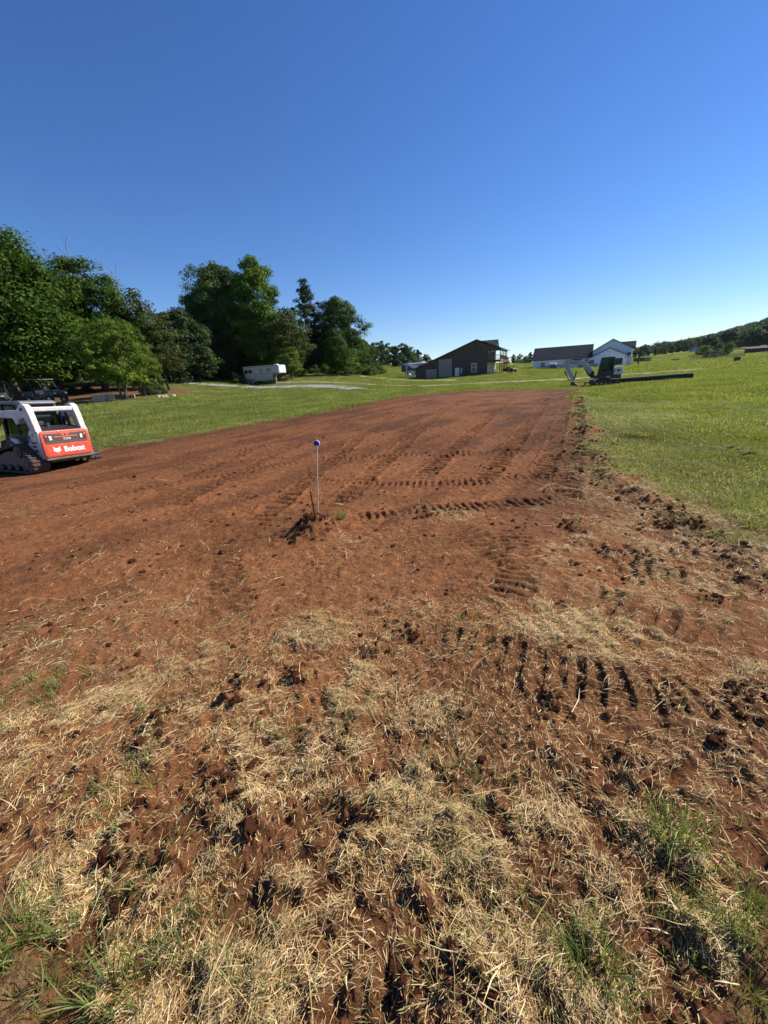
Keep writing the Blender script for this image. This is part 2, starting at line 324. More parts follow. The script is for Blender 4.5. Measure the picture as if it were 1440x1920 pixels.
def tracks(x, y, r):
    dz = np.zeros_like(x); wet = np.zeros_like(x)
    for P, wd, pt, dp, bm_ in TP:
        bb = (x > P[:, 0].min()-.6) & (x < P[:, 0].max()+.6) & (y > P[:, 1].min()-.6) & (y < P[:, 1].max()+.6)
        ix = np.where(bb)[0]
        if not len(ix): continue
        qx = x[ix]; qy = y[ix]; best = np.full(len(ix), 1e9); sv = np.zeros(len(ix)); lat = np.zeros(len(ix))
        sa = np.r_[0, np.cumsum(np.hypot(*np.diff(P, axis=0).T))]
        for i in range(0, len(P)-1):
            a = P[i]; e = P[i+1]-a; l2 = e@e; wx = qx-a[0]; wy = qy-a[1]
            t = np.clip((wx*e[0]+wy*e[1])/l2, 0, 1); d = (wx-t*e[0])**2 + (wy-t*e[1])**2
            m = d < best; best = np.where(m, d, best); sv = np.where(m, sa[i]+t*math.sqrt(l2), sv); lat = np.where(m, wx*e[1]-wy*e[0], lat)
        d = np.sqrt(best) + perlin(qx*4, qy*4, 77)*.03; L = sa[-1]
        band = sstep(wd/2+.03, wd/2-.03, d)*sstep(0, .5, sv)*sstep(L, L-.5, sv)
        ph = sv/pt + .25*np.abs(d)/wd + perlin(qx*3, qy*3, 78)*.25
        cl = sstep(-.25, .35, np.sin(2*np.pi*ph))
        fade = np.clip(.9 + .9*fbm(qx, qy, 1.3, 2, 79), .2, 1.25)*np.clip(.85+.8*perlin(qx*9, qy*9, 80), .4, 1.2)
        dp = dp*1.45
        dz[ix] += band*fade*(-dp*.25 - dp*(cl-.45)) + bm_*np.exp(-((d-wd/2-.04)/.045)**2)*sstep(0, .5, sv)*sstep(L, L-.5, sv)*np.clip(.7+1.5*perlin(qx*6, qy*6, 81), 0, 2)
        wet[ix] = np.maximum(wet[ix], band*fade*(.45+.55*cl))
    return dz, np.clip(wet, 0, 1)
def relief(x, y, full=True):
    """height of soil detail and the colour masks"""
    r, sd, grass, yard, straw = masks(x, y)
    k = sstep(45, 8, r)
    rough = .55 + .6*sstep(-.9, .3, sd)*sstep(-2, 1, x) + .6*sstep(3.4, 1.3, r)
    h = .05*fbm(x, y, .45, 2, 11)*k
    h = h + rough*k*(.016*fbm(x, y, 2.6, 3, 12) + .016*fbm(x, y, 8, 3, 13)*sstep(28, 10, r))
    cl = np.maximum(0, fbm(x, y, 7.5, 3, 14)-.3); h = h + cl*.05*rough*sstep(18, 5, r)*(1-grass*.6)
    cl2 = np.maximum(0, fbm(x, y, 19, 3, 15)-.2); h = h + cl2*.02*rough*sstep(9, 2.5, r)
    # grading streaks across the pad
    u = x*math.cos(.62)-y*math.sin(.62); v = x*math.sin(.62)+y*math.cos(.62)
    pad = sstep(.1, -.6, sd)
    h = h + pad*sstep(1.6, 3.5, r)*k*(.020*fbm(u, v*.09, 2.4, 3, 16) + .010*fbm(u, v*.05, 9, 2, 17))
    tz, wet = tracks(x, y, r); h = h + tz
    # spoil ridge where the blade left the turf on the right, the cut edge on the left
    rdg = np.exp(-((sd-.12)/.28)**2)*sstep(0, 1.5, x)*sstep(42, 30, r)
    h = h + rdg*(.045 + .13*fbm(x, y, 1.3, 3, 18))*sstep(2, 7, r)
    h = h + .05*grass*sstep(40, 20, r)
    for p, rr, hh in LUMPS:
        ix = np.where((np.abs(x-p[0]) < 3*rr) & (np.abs(y-p[1]) < 3*rr))[0]
        if len(ix):
            q = np.hypot(x[ix]-p[0], y[ix]-p[1])/rr*(1+.35*perlin(x[ix]*1.1/rr, y[ix]*1.1/rr, 19)+.18*perlin(x[ix]*2.6/rr, y[ix]*2.6/rr, 20))
            e = np.exp(-q**2*1.5); h[ix] += hh*e*(.85+.28*perlin(x[ix]*3.2/rr, y[ix]*3.2/rr, 21)) + e*.012*fbm(x[ix], y[ix], 26, 2, 22); wet[ix] = np.maximum(wet[ix], e*np.clip(.45+1.2*perlin(x[ix]*5, y[ix]*5, 27), 0, .85))
    h = h + straw*.012*sstep(3.5, 1.5, r)*(1+.8*fbm(x, y, 6, 2, 23))
    moist_shade = np.clip(.34 + 1.0*fbm(x, y, .45, 3, 24) + .5*fbm(x, y, 3, 3, 25) + pad*.9*fbm(u, v*.07, 1.3, 3, 26), 0, 1)*.85
    moist_shade = moist_shade*(1-.3*pad) + pad*(.32*sstep(6.5, 15, r) + .3*np.exp(-((sd+1.2)/1.3)**2)*sstep(4, 9, r))
    moist_shade = np.maximum(moist_shade, wet*.8)
    dark = sstep(.9, .2, np.abs(sd+.35))*sstep(3, 9, r); moist_shade = np.maximum(moist_shade, dark*.8)  # edge band darkened: damp soil, and the turf lip's shadow painted on the right
    moist_shade = np.maximum(moist_shade, sstep(7, 4, x*1.0 - (y-20)*.38)*0)
    return h, grass, yard, straw, np.clip(moist_shade, 0, 1)
def ground_z(x, y):
    x = np.atleast_1d(np.asarray(x, float)); y = np.atleast_1d(np.asarray(y, float))
    return land(x, y) + relief(x, y)[0]
def gz(x, y): return float(ground_z([x], [y])[0])

def make_ground():
    fine = np.linspace(-60, 60, 660); rest = np.linspace(60, 300, 62)[1:-1]
    az = np.radians(np.r_[fine, rest])
    rr = [.12]
    while rr[-1] < 3200:
        r = rr[-1]; rr.append(r*(1+(.0075 if r < 2.2 else .0048 if r < 13 else .008 if r < 45 else .02 if r < 160 else .05)) + (.003 if r < .4 else 0))
    rr = np.array(rr); na = len(az); nr = len(rr)
    A, Rr = np.meshgrid(az, rr); x = (Rr*np.sin(A)).ravel(); y = (Rr*np.cos(A)).ravel()
    z = land(x, y); h, grass, yard, straw, moist_shade = relief(x, y); z = z+h
    V = np.c_[x, y, z]; i = np.arange(nr-1)[:, None]*na; j = np.arange(na)[None]
    F = np.stack([i+j, i+(j+1) % na, i+na+(j+1) % na, i+na+j], -1).reshape(-1, 4)
    c = len(V); V = np.r_[V, [[0, 0, land(np.array([0.]), np.array([0.]))[0]]]]
    F = np.r_[F, np.stack([np.full(na//2, c), (2*np.arange(na//2)+2) % na, 2*np.arange(na//2)+1, 2*np.arange(na//2)], -1)]
    colr = np.c_[grass, straw, moist_shade, yard]; colr = np.r_[colr, [[0, .5, .4, 0]]]
    me = new_mesh('ground', V, F, colr, True, 'gm')
    m = bpy.data.materials.new('soil_and_turf'); m.use_nodes = True; n = m.node_tree.nodes; L = m.node_tree.links; b = n['Principled BSDF']
    b.inputs['Roughness'].default_value = .95; b.inputs['Specular IOR Level'].default_value = .12
    at_ = n.new('ShaderNodeAttribute'); at_.attribute_name = 'gm'; sp = n.new('ShaderNodeSeparateColor'); L.new(at_.outputs['Color'], sp.inputs[0])
    geo = n.new('ShaderNodeNewGeometry')
    def noise(s, d=4, rough=.55, dist=0):
        q = n.new('ShaderNodeTexNoise'); q.inputs['Scale'].default_value = s; q.inputs['Detail'].default_value = d; q.inputs['Roughness'].default_value = rough; q.inputs['Distortion'].default_value = dist; L.new(geo.outputs['Position'], q.inputs['Vector']); return q.outputs[0]
    def rng(v, a, b_, c_, d_):
        q = n.new('ShaderNodeMapRange'); q.inputs[1].default_value = a; q.inputs[2].default_value = b_; q.inputs[3].default_value = c_; q.inputs[4].default_value = d_; L.new(v, q.inputs[0]); return q.outputs[0]
    def mth(op, a, b_):
        q = n.new('ShaderNodeMath'); q.operation = op
        for k, v in enumerate((a, b_)):
            if isinstance(v, (int, float)): q.inputs[k].default_value = v
            else: L.new(v, q.inputs[k])
        return q.outputs[0]
    def mix(f, a, b_):
        q = n.new('ShaderNodeMix'); q.data_type = 'RGBA'
        if isinstance(f, (int, float)): q.inputs[0].default_value = f
        else: L.new(f, q.inputs[0])
        for k, v in ((6, a), (7, b_)):
            if isinstance(v, tuple): q.inputs[k].default_value = (*v, 1)
            else: L.new(v, q.inputs[k])
        return q.outputs[2]
    fine_n = noise(55, 6, .65); mid_n = noise(9, 5); big_n = noise(1.1, 4)
    clay = mix(rng(mid_n, .35, .68, 0, 1), (.215, .079, .029), (.325, .130, .050))
    clay = mix(rng(big_n, .35, .7, 0, .6), clay, (.23, .092, .038))
    dkf = mth('MULTIPLY', sp.outputs[2], rng(fine_n, .25, .7, .45, 1.15))
    soil = mix(dkf, clay, (.07, .0285, .0145))
    soil = mix(rng(fine_n, .56, .72, 0, .5), soil, (.41, .20, .09))
    soil = mix(rng(noise(120, 3), .58, .7, 0, .5), soil, (.085, .032, .014))
    soil = mix(rng(noise(17, 4, .6), .60, .68, 0, .3), soil, (.075, .028, .012))
    soil = mix(rng(noise(29, 3, .6, .6), .66, .72, 0, .55), soil, (.46, .30, .15))
    # trodden hay dust
    lit = mth('MULTIPLY', sp.outputs[1], rng(noise(140, 3, .7, 1.2), .44, .62, 0, 1))
    soil = mix(mth('MULTIPLY', lit, .85), soil, (.40, .29, .14))
    # turf below the blades
    tn = noise(1.7, 5); tf = noise(26, 5, .7); tb = noise(.09, 4)
    turf = mix(rng(tf, .3, .7, 0, 1), (.085, .105, .022), (.185, .205, .052))
    turf = mix(rng(tn, .42, .68, 0, .75), turf, (.25, .225, .085))
    turf = mix(rng(tb, .4, .65, 0, .45), turf, (.10, .135, .028))
    wv = n.new('ShaderNodeTexWave'); wv.inputs['Scale'].default_value = .16; wv.inputs['Distortion'].default_value = 1.2; wv.inputs['Detail'].default_value = 2; wv.bands_direction = 'Y'; L.new(geo.outputs['Position'], wv.inputs['Vector'])
    turf = mix(.25, turf, (.10, .15, .02)); turf = mix(rng(wv.outputs[1], .55, .95, 0, .2), turf, (.15, .17, .035))
    leaf = mix(rng(noise(3, 5), .4, .62, 0, 1), (.10, .045, .024), (.22, .12, .065))
    soil = mix(at_.outputs['Alpha'], soil, leaf)
    L.new(mix(sp.outputs[0], soil, turf), b.inputs['Base Color'])
    hsum = mth('ADD', mth('ADD', mth('MULTIPLY', noise(38, 6, .7), .6), mth('MULTIPLY', noise(160, 4, .7), .18)), mth('MULTIPLY', noise(11, 5, .65), 1.3))
    bp = n.new('ShaderNodeBump'); bp.inputs['Strength'].default_value = 1.0; bp.inputs['Distance'].default_value = .04; L.new(hsum, bp.inputs['Height']); L.new(bp.outputs[0], b.inputs['Normal'])
    g = link('ground', me, m); tag(g, 'red clay ground with turf around the graded pad', 'ground', kind='structure')
make_ground()

# ---- strips of road laid on the land
def strip(name, pix, width, material, label, lift=.06, n=90):
    P = path_pts(pix, n); T = np.gradient(P, axis=0); T /= np.hypot(T[:, 0], T[:, 1])[:, None]; Nn = np.c_[T[:, 1], -T[:, 0]]
    V = []; k = 7
    for j in range(k):
        f = (j/(k-1)-.5)*width*(1+.22*perlin(np.arange(n)*.23, np.full(n, j*.3), 5))
        q = P + Nn*f[:, None] + Nn*(perlin(np.arange(n)*.11, np.zeros(n)+3, 6)*width*.12)[:, None]
        V.append(np.c_[q, land(q[:, 0], q[:, 1]) + lift*(1 if 0 < j < k-1 else -.2)])
    V = np.stack(V, 1).reshape(-1, 3); i = np.arange(n-1)[:, None]*k; j = np.arange(k-1)[None]
    F = np.stack([i+j, i+j+1, i+k+j+1, i+k+j], -1).reshape(-1, 4)
    return tag(link(name, new_mesh(name, V, F, None, True), material), label, name.replace('_', ' '), kind='structure')
GRAVEL = mat('gravel', (.33, .325, .32), .95, 0, .3, 6, .6, 30, .1)
WORN = mat('worn_track', (.36, .30, .17), .95, 0, .45, 1.5, .5, 12, .1)
strip('gravel_drive', [(150, 719), (300, 717.5), (440, 722.5), (560, 726), (680, 730)], 3.4, GRAVEL, 'pale grey gravel drive curving past the horse trailer', .09)
strip('dirt_lane', [(560, 692), (610, 697), (680, 706), (760, 713), (850, 715)], 2.4, WORN, 'narrow worn dirt lane climbing to the woods', .1)
strip('farm_track', [(470, 711), (600, 718), (740, 723), (900, 720), (1000, 714), (1120, 706)], 1.3, WORN, 'worn wheel track crossing the meadow', .1)
strip('meadow_track', [(1160, 704), (1250, 697), (1350, 690), (1440, 684)], 1.2, WORN, 'faint wheel track behind the black pipe', .1)
# ------------------------------------------------------------------ straw, grass, clods
STRAW_M = leafy('straw_fibres', .2, .6, 2.0, .8, 1.15, .3, (1.1, .95, .65))
GRASS_M = leafy('grass_blades', .42, .5, .35, .72, 1.2, .3)
def ribbons(x, y, z, L, W, az, pitch, bend, roll, col, segs=3, tip=.15):
    """bent tapered ribbons; arrays of n"""
    n = len(x); t = np.linspace(0, 1, segs+1)
    V = np.zeros((n, segs+1, 2, 3)); px = x.copy(); py = y.copy(); pz = z.copy()
    for k in range(segs+1):
        a = az + bend*(t[k]-.5); p = pitch*(1-1.6*t[k]) if np.ndim(pitch) else pitch
        dx = np.cos(a)*np.cos(p); dy = np.sin(a)*np.cos(p); dzz = np.sin(p)
        w = W*np.where(t[k] < .25, .65+1.4*t[k], 1-(1-tip)*(t[k]-.25)/.75)*.5
        sx = -np.sin(a)*np.cos(roll); sy = np.cos(a)*np.cos(roll); sz = np.sin(roll)
        V[:, k, 0] = np.c_[px-sx*w, py-sy*w, pz-sz*w]; V[:, k, 1] = np.c_[px+sx*w, py+sy*w, pz+sz*w]
        st = L/segs; px = px+dx*st; py = py+dy*st; pz = pz+dzz*st
    base = np.arange(n)[:, None]*(segs+1)*2; f = np.array([[2*k, 2*k+1, 2*k+3, 2*k+2] for k in range(segs)])
    F = (base[:, :, None] + f[None]).reshape(-1, 4)
    return V.reshape(-1, 3), F, np.repeat(np.c_[col, np.ones(n)], (segs+1)*2, 0)
PAL = np.array([1.25, 1.17, 1.06])*np.array([(.66, .50, .25), (.74, .60, .35), (.55, .40, .19), (.44, .38, .17), (.34, .23, .105), (.26, .29, .09), (.82, .72, .48), (.15, .085, .04)])
PALW = np.array([.22, .20, .18, .09, .13, .04, .06, .08])
def straw_field():
    Vs, Fs, Cs = [], [], []; off = 0
    def emit(n, rmin, rmax, powr, lw, segs, gain, base=.012):
        nonlocal off
        u = RNG.random(n); r = (rmin**powr + u*(rmax**powr-rmin**powr))**(1/powr); a = np.radians(RNG.uniform(-58, 58, n))
        x = r*np.sin(a); y = r*np.cos(a); _, sd, gr, yd, s = masks(x, y)
        keep = RNG.random(n) < np.clip(s*gain*(1-gr*.35)+base+.5*gr*np.where(x > 0, 1, .25)*np.clip(1.3*fbm(x, y, .5, 3, 61)+.35, 0, 1), 0, 1); x, y, r, s, sd, gr = x[keep], y[keep], r[keep], s[keep], sd[keep], gr[keep]; n = len(x)
        h = relief(x, y)[0]; z = land(x, y)+h
        L = RNG.lognormal(math.log(lw[0]), .55, n).clip(.02, .26); W = RNG.uniform(lw[1], lw[2], n)
        flow = fbm(x, y, .9, 2, 51)*3.2 + .5; az = flow + RNG.normal(0, .85, n) + np.pi*(RNG.random(n) < .5)
        pile = RNG.random(n)**2*.018*np.clip(s*1.3, .1, 1)
        pitch = RNG.normal(.08, .22, n); bend = RNG.normal(0, .5, n); roll = RNG.normal(0, .6, n)
        hx = L*.4
        x0 = x-np.cos(az)*hx; y0 = y-np.sin(az)*hx
        ci = RNG.choice(len(PAL), n, p=PALW); tone = fbm(x, y, 1.4, 2, 52); ci = np.where((tone > .25) & (RNG.random(n) < .25), 3, ci)
        col = PAL[ci]*RNG.uniform(.72, 1.15, (n, 1))
        v, f, c = ribbons(x0, y0, z+.004+pile, L, W, az, pitch, bend, roll, col, segs)
        Vs.append(v); Fs.append(f+off); Cs.append(c); off += len(v)
    emit(250000, .45, 2.9, 1.6, (.026, .0013, .0034), 2, 1.15)
    emit(14000, .45, 2.6, 1.6, (.034, .0035, .0065), 2, .9)
    emit(9000, .45, 2.6, 1.6, (.075, .0022, .004), 3, .8)
    emit(70000, 2.2, 4.4, 1.5, (.036, .0018, .004), 2, 1.0, base=.02)
    emit(110000, 3.7, 8.5, 1.5, (.05, .0036, .0075), 1, 1.1, base=.015)
    emit(120000, 4.5, 18, 1.3, (.08, .006, .012), 1, .85, base=.02)
    o = link('straw', new_mesh('straw', np.concatenate(Vs), np.concatenate(Fs), np.concatenate(Cs)), STRAW_M)
    tag(o, 'dry cut hay scattered over the red soil', 'hay', kind='stuff')
straw_field()

def tuft_mesh(name, nb, rad, Lm, W, cols, seed, segs=3, lean=.5):
    g = np.random.default_rng(seed); a = g.uniform(0, 2*np.pi, nb); r = rad*np.sqrt(g.random(nb))
    x = r*np.cos(a); y = r*np.sin(a); L = Lm*g.uniform(.5, 1.15, nb); az = a + g.normal(0, .7, nb)
    t = np.linspace(0, 1, segs+1); V = np.zeros((nb, segs+1, 2, 3)); px, py, pz = x.copy(), y.copy(), np.zeros(nb)-.01
    tilt = np.abs(g.normal(lean, .3, nb))
    fac = g.uniform(0, np.pi, nb)
    for k in range(segs+1):
        w = W*g.uniform(.8, 1.2, nb)*(1-.85*t[k]**1.4)*.5; sx, sy = np.cos(fac), np.sin(fac)
        V[:, k, 0] = np.c_[px-sx*w, py-sy*w, pz]; V[:, k, 1] = np.c_[px+sx*w, py+sy*w, pz]
        th = tilt*(.35+1.3*t[k]); st = L/segs; px = px+np.cos(az)*np.sin(th)*st; py = py+np.sin(az)*np.sin(th)*st; pz = pz+np.cos(th)*st
    base = np.arange(nb)[:, None]*(segs+1)*2; f = np.array([[2*k, 2*k+1, 2*k+3, 2*k+2] for k in range(segs)])
    F = (base[:, :, None]+f[None]).reshape(-1, 4); cols = np.array(cols)
    c = cols[g.integers(0, len(cols), nb)]*g.uniform(.55, 1.35, (nb, 1))
    return new_mesh(name, V.reshape(-1, 3), F, np.repeat(np.c_[c, np.ones(nb)], (segs+1)*2, 0))
GREEN = [(.25, .275, .06), (.31, .32, .085), (.2, .23, .05), (.42, .38, .17), (.28, .30, .07)]
DULL = [(.24, .26, .09), (.42, .37, .19), (.52, .44, .25), (.22, .25, .08), (.34, .32, .14)]
VIV = [(.19, .26, .055), (.25, .30, .07), (.15, .21, .045), (.32, .33, .12)]
def turf_field():
    near = [(tuft_mesh(f'turf_{k}', 120, .24, .07, .0085, GREEN, 60+k, 2, .75), GRASS_M) for k in range(4)] + [(tuft_mesh(f'dull_{k}', 120, .24, .06, .008, DULL, 80+k, 2, 1.0), GRASS_M) for k in range(3)]
    mid = [(tuft_mesh(f'mid_{k}', 110, .45, .085, .015, GREEN, 170+k, 2, .7), GRASS_M) for k in range(4)] + [(tuft_mesh(f'middull_{k}', 110, .45, .075, .015, DULL, 180+k, 2, .95), GRASS_M) for k in range(3)]
    far = [(tuft_mesh(f'far_{k}', 170, .9, .12, .028, GREEN, 70+k, 1, .6), GRASS_M) for k in range(3)]
    vast = [(tuft_mesh(f'vast_{k}', 200, 2.6, .28, .10, GREEN, 75+k, 1, .7), GRASS_M) for k in range(3)]
    def place(n, r0, r1, powr, span, protos, name, label, dull=False):
        u = RNG.random(n); r = (r0**powr + u*(r1**powr-r0**powr))**(1/powr); a = np.radians(RNG.uniform(-span, span, n)); x = r*np.sin(a); y = r*np.cos(a)
        _, sd, gr, yd, s = masks(x, y); k = RNG.random(n) < gr*1.2-.15; x, y, r, s, sd = x[k], y[k], r[k], s[k], sd[k]
        z = land(x, y) + relief(x, y)[0]; m = len(x)
        idx = RNG.integers(0, 4 if dull else len(protos), m)
        if dull:
            dm = (RNG.random(m) < np.clip(sstep(5.0, .4, sd)*.9*sstep(-1, 2, x) + sstep(.8, .1, sd)*.6 + (.12+1.3*fbm(x, y, .5, 3, 61))*sstep(24, 9, r) + s*.8 + .16*(x > 0), 0.08, .95)); idx = np.where(dm, RNG.integers(4, 7, m), idx)
        e = .3; gx = (land(x+e, y)-land(x-e, y))/(2*e); gy = (land(x, y+e)-land(x, y-e))/(2*e)
        rot = np.c_[np.arctan(gy), -np.arctan(gx), RNG.uniform(0, 6.28, m)*0]
        sc = RNG.uniform(.7, 1.25, m)*np.clip(.85+.6*fbm(x, y, .8, 2, 62), .5, 1.3)
        rot = np.c_[np.arctan(gy), -np.arctan(gx), RNG.uniform(0, 6.28, m)]
        o = scatter(name, np.c_[x, y, z], rot, sc, idx, protos); tag(o, label, 'grass', kind='stuff'); return o
    place(20000, 3.4, 13, 1.35, 60, near, 'meadow_grass', 'green meadow grass beside the graded pad', True)
    place(15000, 7, 34, 1.3, 60, mid, 'meadow_grass', 'green and hay coloured meadow grass further out', True)
    place(9000, 90, 320, 1.2, 58, vast, 'far_meadow_grass', 'green grass of the farthest fields')
    place(15000, 22, 115, 1.2, 58, far, 'far_meadow_grass', 'far green meadow grass around the buildings')
turf_field()

def sprouts():
    protos = [(tuft_mesh(f'sprout_{k}', 9, .02, .10, .0045, VIV if k % 2 else DULL, 90+k, 4, .55), GRASS_M) for k in range(6)]
    n = 1500; r = RNG.uniform(.5, 4.2, n); a = np.radians(RNG.uniform(-56, 56, n)); x = r*np.sin(a); y = r*np.cos(a); _, sd, gr, yd, s = masks(x, y)
    k = RNG.random(n) < s*np.clip(.25+1.6*fbm(x, y, 1.1, 2, 71), 0, .8); x, y = x[k], y[k]
    # thicker patches
    for px, py, rad, m in [(60, 1310, .26, 70), (230, 1480, .14, 24), (70, 1750, .14, 40), (120, 1850, .16, 40), (330, 1760, .2, 50), (880, 1450, .06, 7), (1240, 1560, .12, 22), (1360, 1720, .2, 50), (1330, 1640, .2, 40), (1400, 1800, .15, 25), (960, 1720, .07, 6), (530, 1380, .12, 8), (380, 1300, .06, 5), (290, 1320, .1, 8), (640, 1350, .1, 8), (1140, 1850, .16, 40), (500, 1880, .1, 8), (1080, 985, .12, 8), (1300, 990, .2, 8)]:
        p = gp(px, py); x = np.r_[x, p[0]+RNG.normal(0, rad*.6, m)]; y = np.r_[y, p[1]+RNG.normal(0, rad*.6, m)]
    m = len(x); z = ground_z(x, y)
    o = scatter('grass_sprouts', np.c_[x, y, z], np.c_[RNG.normal(0, .25, m), RNG.normal(0, .25, m), RNG.uniform(0, 6.28, m)], RNG.uniform(.5, 1.1, m), RNG.integers(0, 6, m), protos)
    tag(o, 'scattered green grass shoots poking through the hay', 'grass', kind='stuff')
sprouts()
CLOD_M = mat('damp_clod', (.12, .042, .02), .95, 0, .4, 12, .8, 60, .1)
def clods():
    protos = []
    for k in range(5):
        bm = bmesh.new(); bmesh.ops.create_icosphere(bm, subdivisions=3, radius=1); g = random.Random(k)
        o1 = Vector((g.random()*9, g.random()*9, g.random()*9))
        from mathutils import noise as mn
        for v in bm.verts:
            d = 1 + .5*mn.noise(v.co*1.3+o1) + .35*mn.noise(v.co*3.1+o1) + .22*mn.noise(v.co*6.5+o1); v.co *= d; v.co.z *= .62
        me = bpy.data.meshes.new(f'clod_{k}'); bm.to_mesh(me); bm.free(); protos.append((me, CLOD_M))
    n = 13000; r = .5*(50**RNG.random(n)**.8); a = np.radians(RNG.uniform(-58, 58, n)); x = r*np.sin(a); y = r*np.cos(a); _, sd, gr, yd, s = masks(x, y)
    k = RNG.random(n) < (1-gr)*np.clip(.22+.9*fbm(x, y, 1.2, 2, 72)+.5*sstep(-1, 0, sd), .05, 1)*.55; x, y, r = x[k], y[k], r[k]
    sc = RNG.lognormal(math.log(.006), .55, len(x))*np.clip(r/2.2, .7, 2.4)
    for p, rr, hh in LUMPS:
        m = int(34*rr/.2)+6; ax = p[0]+RNG.normal(0, rr*.6, m); ay = p[1]+RNG.normal(0, rr*.6, m); x = np.r_[x, ax]; y = np.r_[y, ay]; sc = np.r_[sc, RNG.lognormal(math.log(.0125*min(1.6, rr/.14)), .55, m)]
    # along the turf edge
    for i in range(7):
        a_, b_ = PAD[i][:2], PAD[i+1][:2]; l = np.hypot(*(b_-a_)); m = int(l*55); t = RNG.random(m); q = a_+(b_-a_)*t[:, None]+RNG.normal(.0, .2, (m, 2)); x = np.r_[x, q[:, 0]]; y = np.r_[y, q[:, 1]]; sc = np.r_[sc, RNG.lognormal(math.log(.017), .6, m)]
    z = ground_z(x, y); m = len(x)
    o = scatter('soil_clods', np.c_[x, y, z], np.c_[RNG.normal(0, .5, (m, 2)), RNG.uniform(0, 6.28, m)], sc.clip(.003, .036), RNG.integers(0, 5, m), protos)
    tag(o, 'small dark clods of red soil strewn over the pad', 'soil', kind='stuff')
clods()
# ------------------------------------------------------------------ trees
LEAF_M = leafy('leaves', .32, .6, .25, .8, 1.2, .12)
BARK = mat('tree_bark', (.11, .085, .065), .9, 0, .35, 3, .6, 9); PALEBARK = mat('dead_bark', (.30, .27, .24), .9, 0, .25, 3)
def crown_mesh(name, seed, H, base, R, prof, nclump, nleaf, leaf, clump, cols, flat=.6, lobes=.28, core=True):
    """foliage between heights base..H; prof(t) = relative radius, leaves gathered in drooping clumps"""
    g = np.random.default_rng(seed); t = g.random(nclump*3); w_ = prof(t); t = t[g.random(len(t)) < w_/w_.max()][:nclump]; n = len(t)
    a = g.uniform(0, 2*np.pi, n); rad = prof(t)*R*(1+lobes*np.sin(a*3+seed)*np.sin(t*9+seed*2) + lobes*.8*np.sin(a*5-t*13+seed))
    q = g.random(n)**.33; cx = rad*q*np.cos(a); cy = rad*q*np.sin(a); cz = base+(H-base)*t + g.normal(0, .25, n)
    cs = clump*g.uniform(.55, 1.35, n); tone = g.uniform(.72, 1.22, n); ctype = g.integers(0, len(cols), n)
    k = np.repeat(np.arange(n), nleaf); m = len(k); d = g.normal(0, 1, (m, 3)); d /= np.linalg.norm(d, axis=1)[:, None]; rr = g.random(m)**.45
    off = d*rr[:, None]*cs[k][:, None]; off[:, 2] *= flat; off[:, 2] -= .12*(off[:, 0]**2+off[:, 1]**2)/cs[k]
    P = np.c_[cx[k], cy[k], cz[k]] + off
    ax = np.c_[cx[k], cy[k], np.zeros(m)]; ax /= np.linalg.norm(ax, axis=1)[:, None]+1e-6
    nrm = d*.55 + ax*.35 + np.array([0, 0, .65]) + g.normal(0, .45, (m, 3)); nrm /= np.linalg.norm(nrm, axis=1)[:, None]
    u = np.cross(nrm, g.normal(0, 1, (m, 3))); u /= np.linalg.norm(u, axis=1)[:, None]; v = np.cross(nrm, u)
    s = (leaf*g.uniform(.6, 1.3, m))[:, None]
    V = np.stack([P-u*s*.62, P+v*s*.42+nrm*s*.1, P+u*s*.62, P-v*s*.42+nrm*s*.1], 1).reshape(-1, 3)
    c = np.array(cols)[ctype[k]]*(tone[k]*g.uniform(.8, 1.2, m))[:, None]
    return new_mesh(name, V, np.arange(m*4).reshape(-1, 4), np.repeat(np.c_[c, np.ones(m)], 4, 0)), np.c_[cx, cy, cz]
def trunk_mesh(name, seed, H, r, base, cl, nl=14, lean=.0, forks=1):
    g = random.Random(seed); b = MB()
    for f in range(forks):
        ox, oy = (0, 0) if forks == 1 else (g.uniform(-.4, .4)*r*5, g.uniform(-.4, .4)*r*5); tx, ty = g.uniform(-.06, .06)*H+lean+ox*2, g.uniform(-.06, .06)*H+oy*2
        pts = []
        for k in range(7):
            s = k/6; pts.append((ox+tx*s+g.uniform(-.05, .05)*(s > 0), oy+ty*s+g.uniform(-.05, .05)*(s > 0), -.3+(H*.86+.3)*s))
        rs = [r*(1.35 if k == 0 else 1)*(1-.9*(k/6)**.9)+.015 for k in range(7)]; b.tube(pts, rs, 9)
        for _ in range(nl):
            c = cl[g.randrange(len(cl))]; zs = max(base*.75, min(H*.8, c[2]-g.uniform(.12, .3)*H*.5)); s = (zs+.3)/(H*.86+.3); s = min(max(s, .15), .95); i = min(int(s*6), 5); f_ = s*6-i
            p0 = Vector(pts[i]).lerp(Vector(pts[i+1]), f_); p2 = Vector(c); mid = p0.lerp(p2, .5)+Vector((0, 0, -.06*(p2-p0).length)); r0 = rs[i]*.42+.01
            b.tube([p0, mid, p2], [r0, r0*.65, .015], 5, False)
    me_o = b; me = bpy.data.meshes.new(name); me.from_pydata(b.v, [], b.f)
    for p in me.polygons: p.use_smooth = True
    me.update(); return me
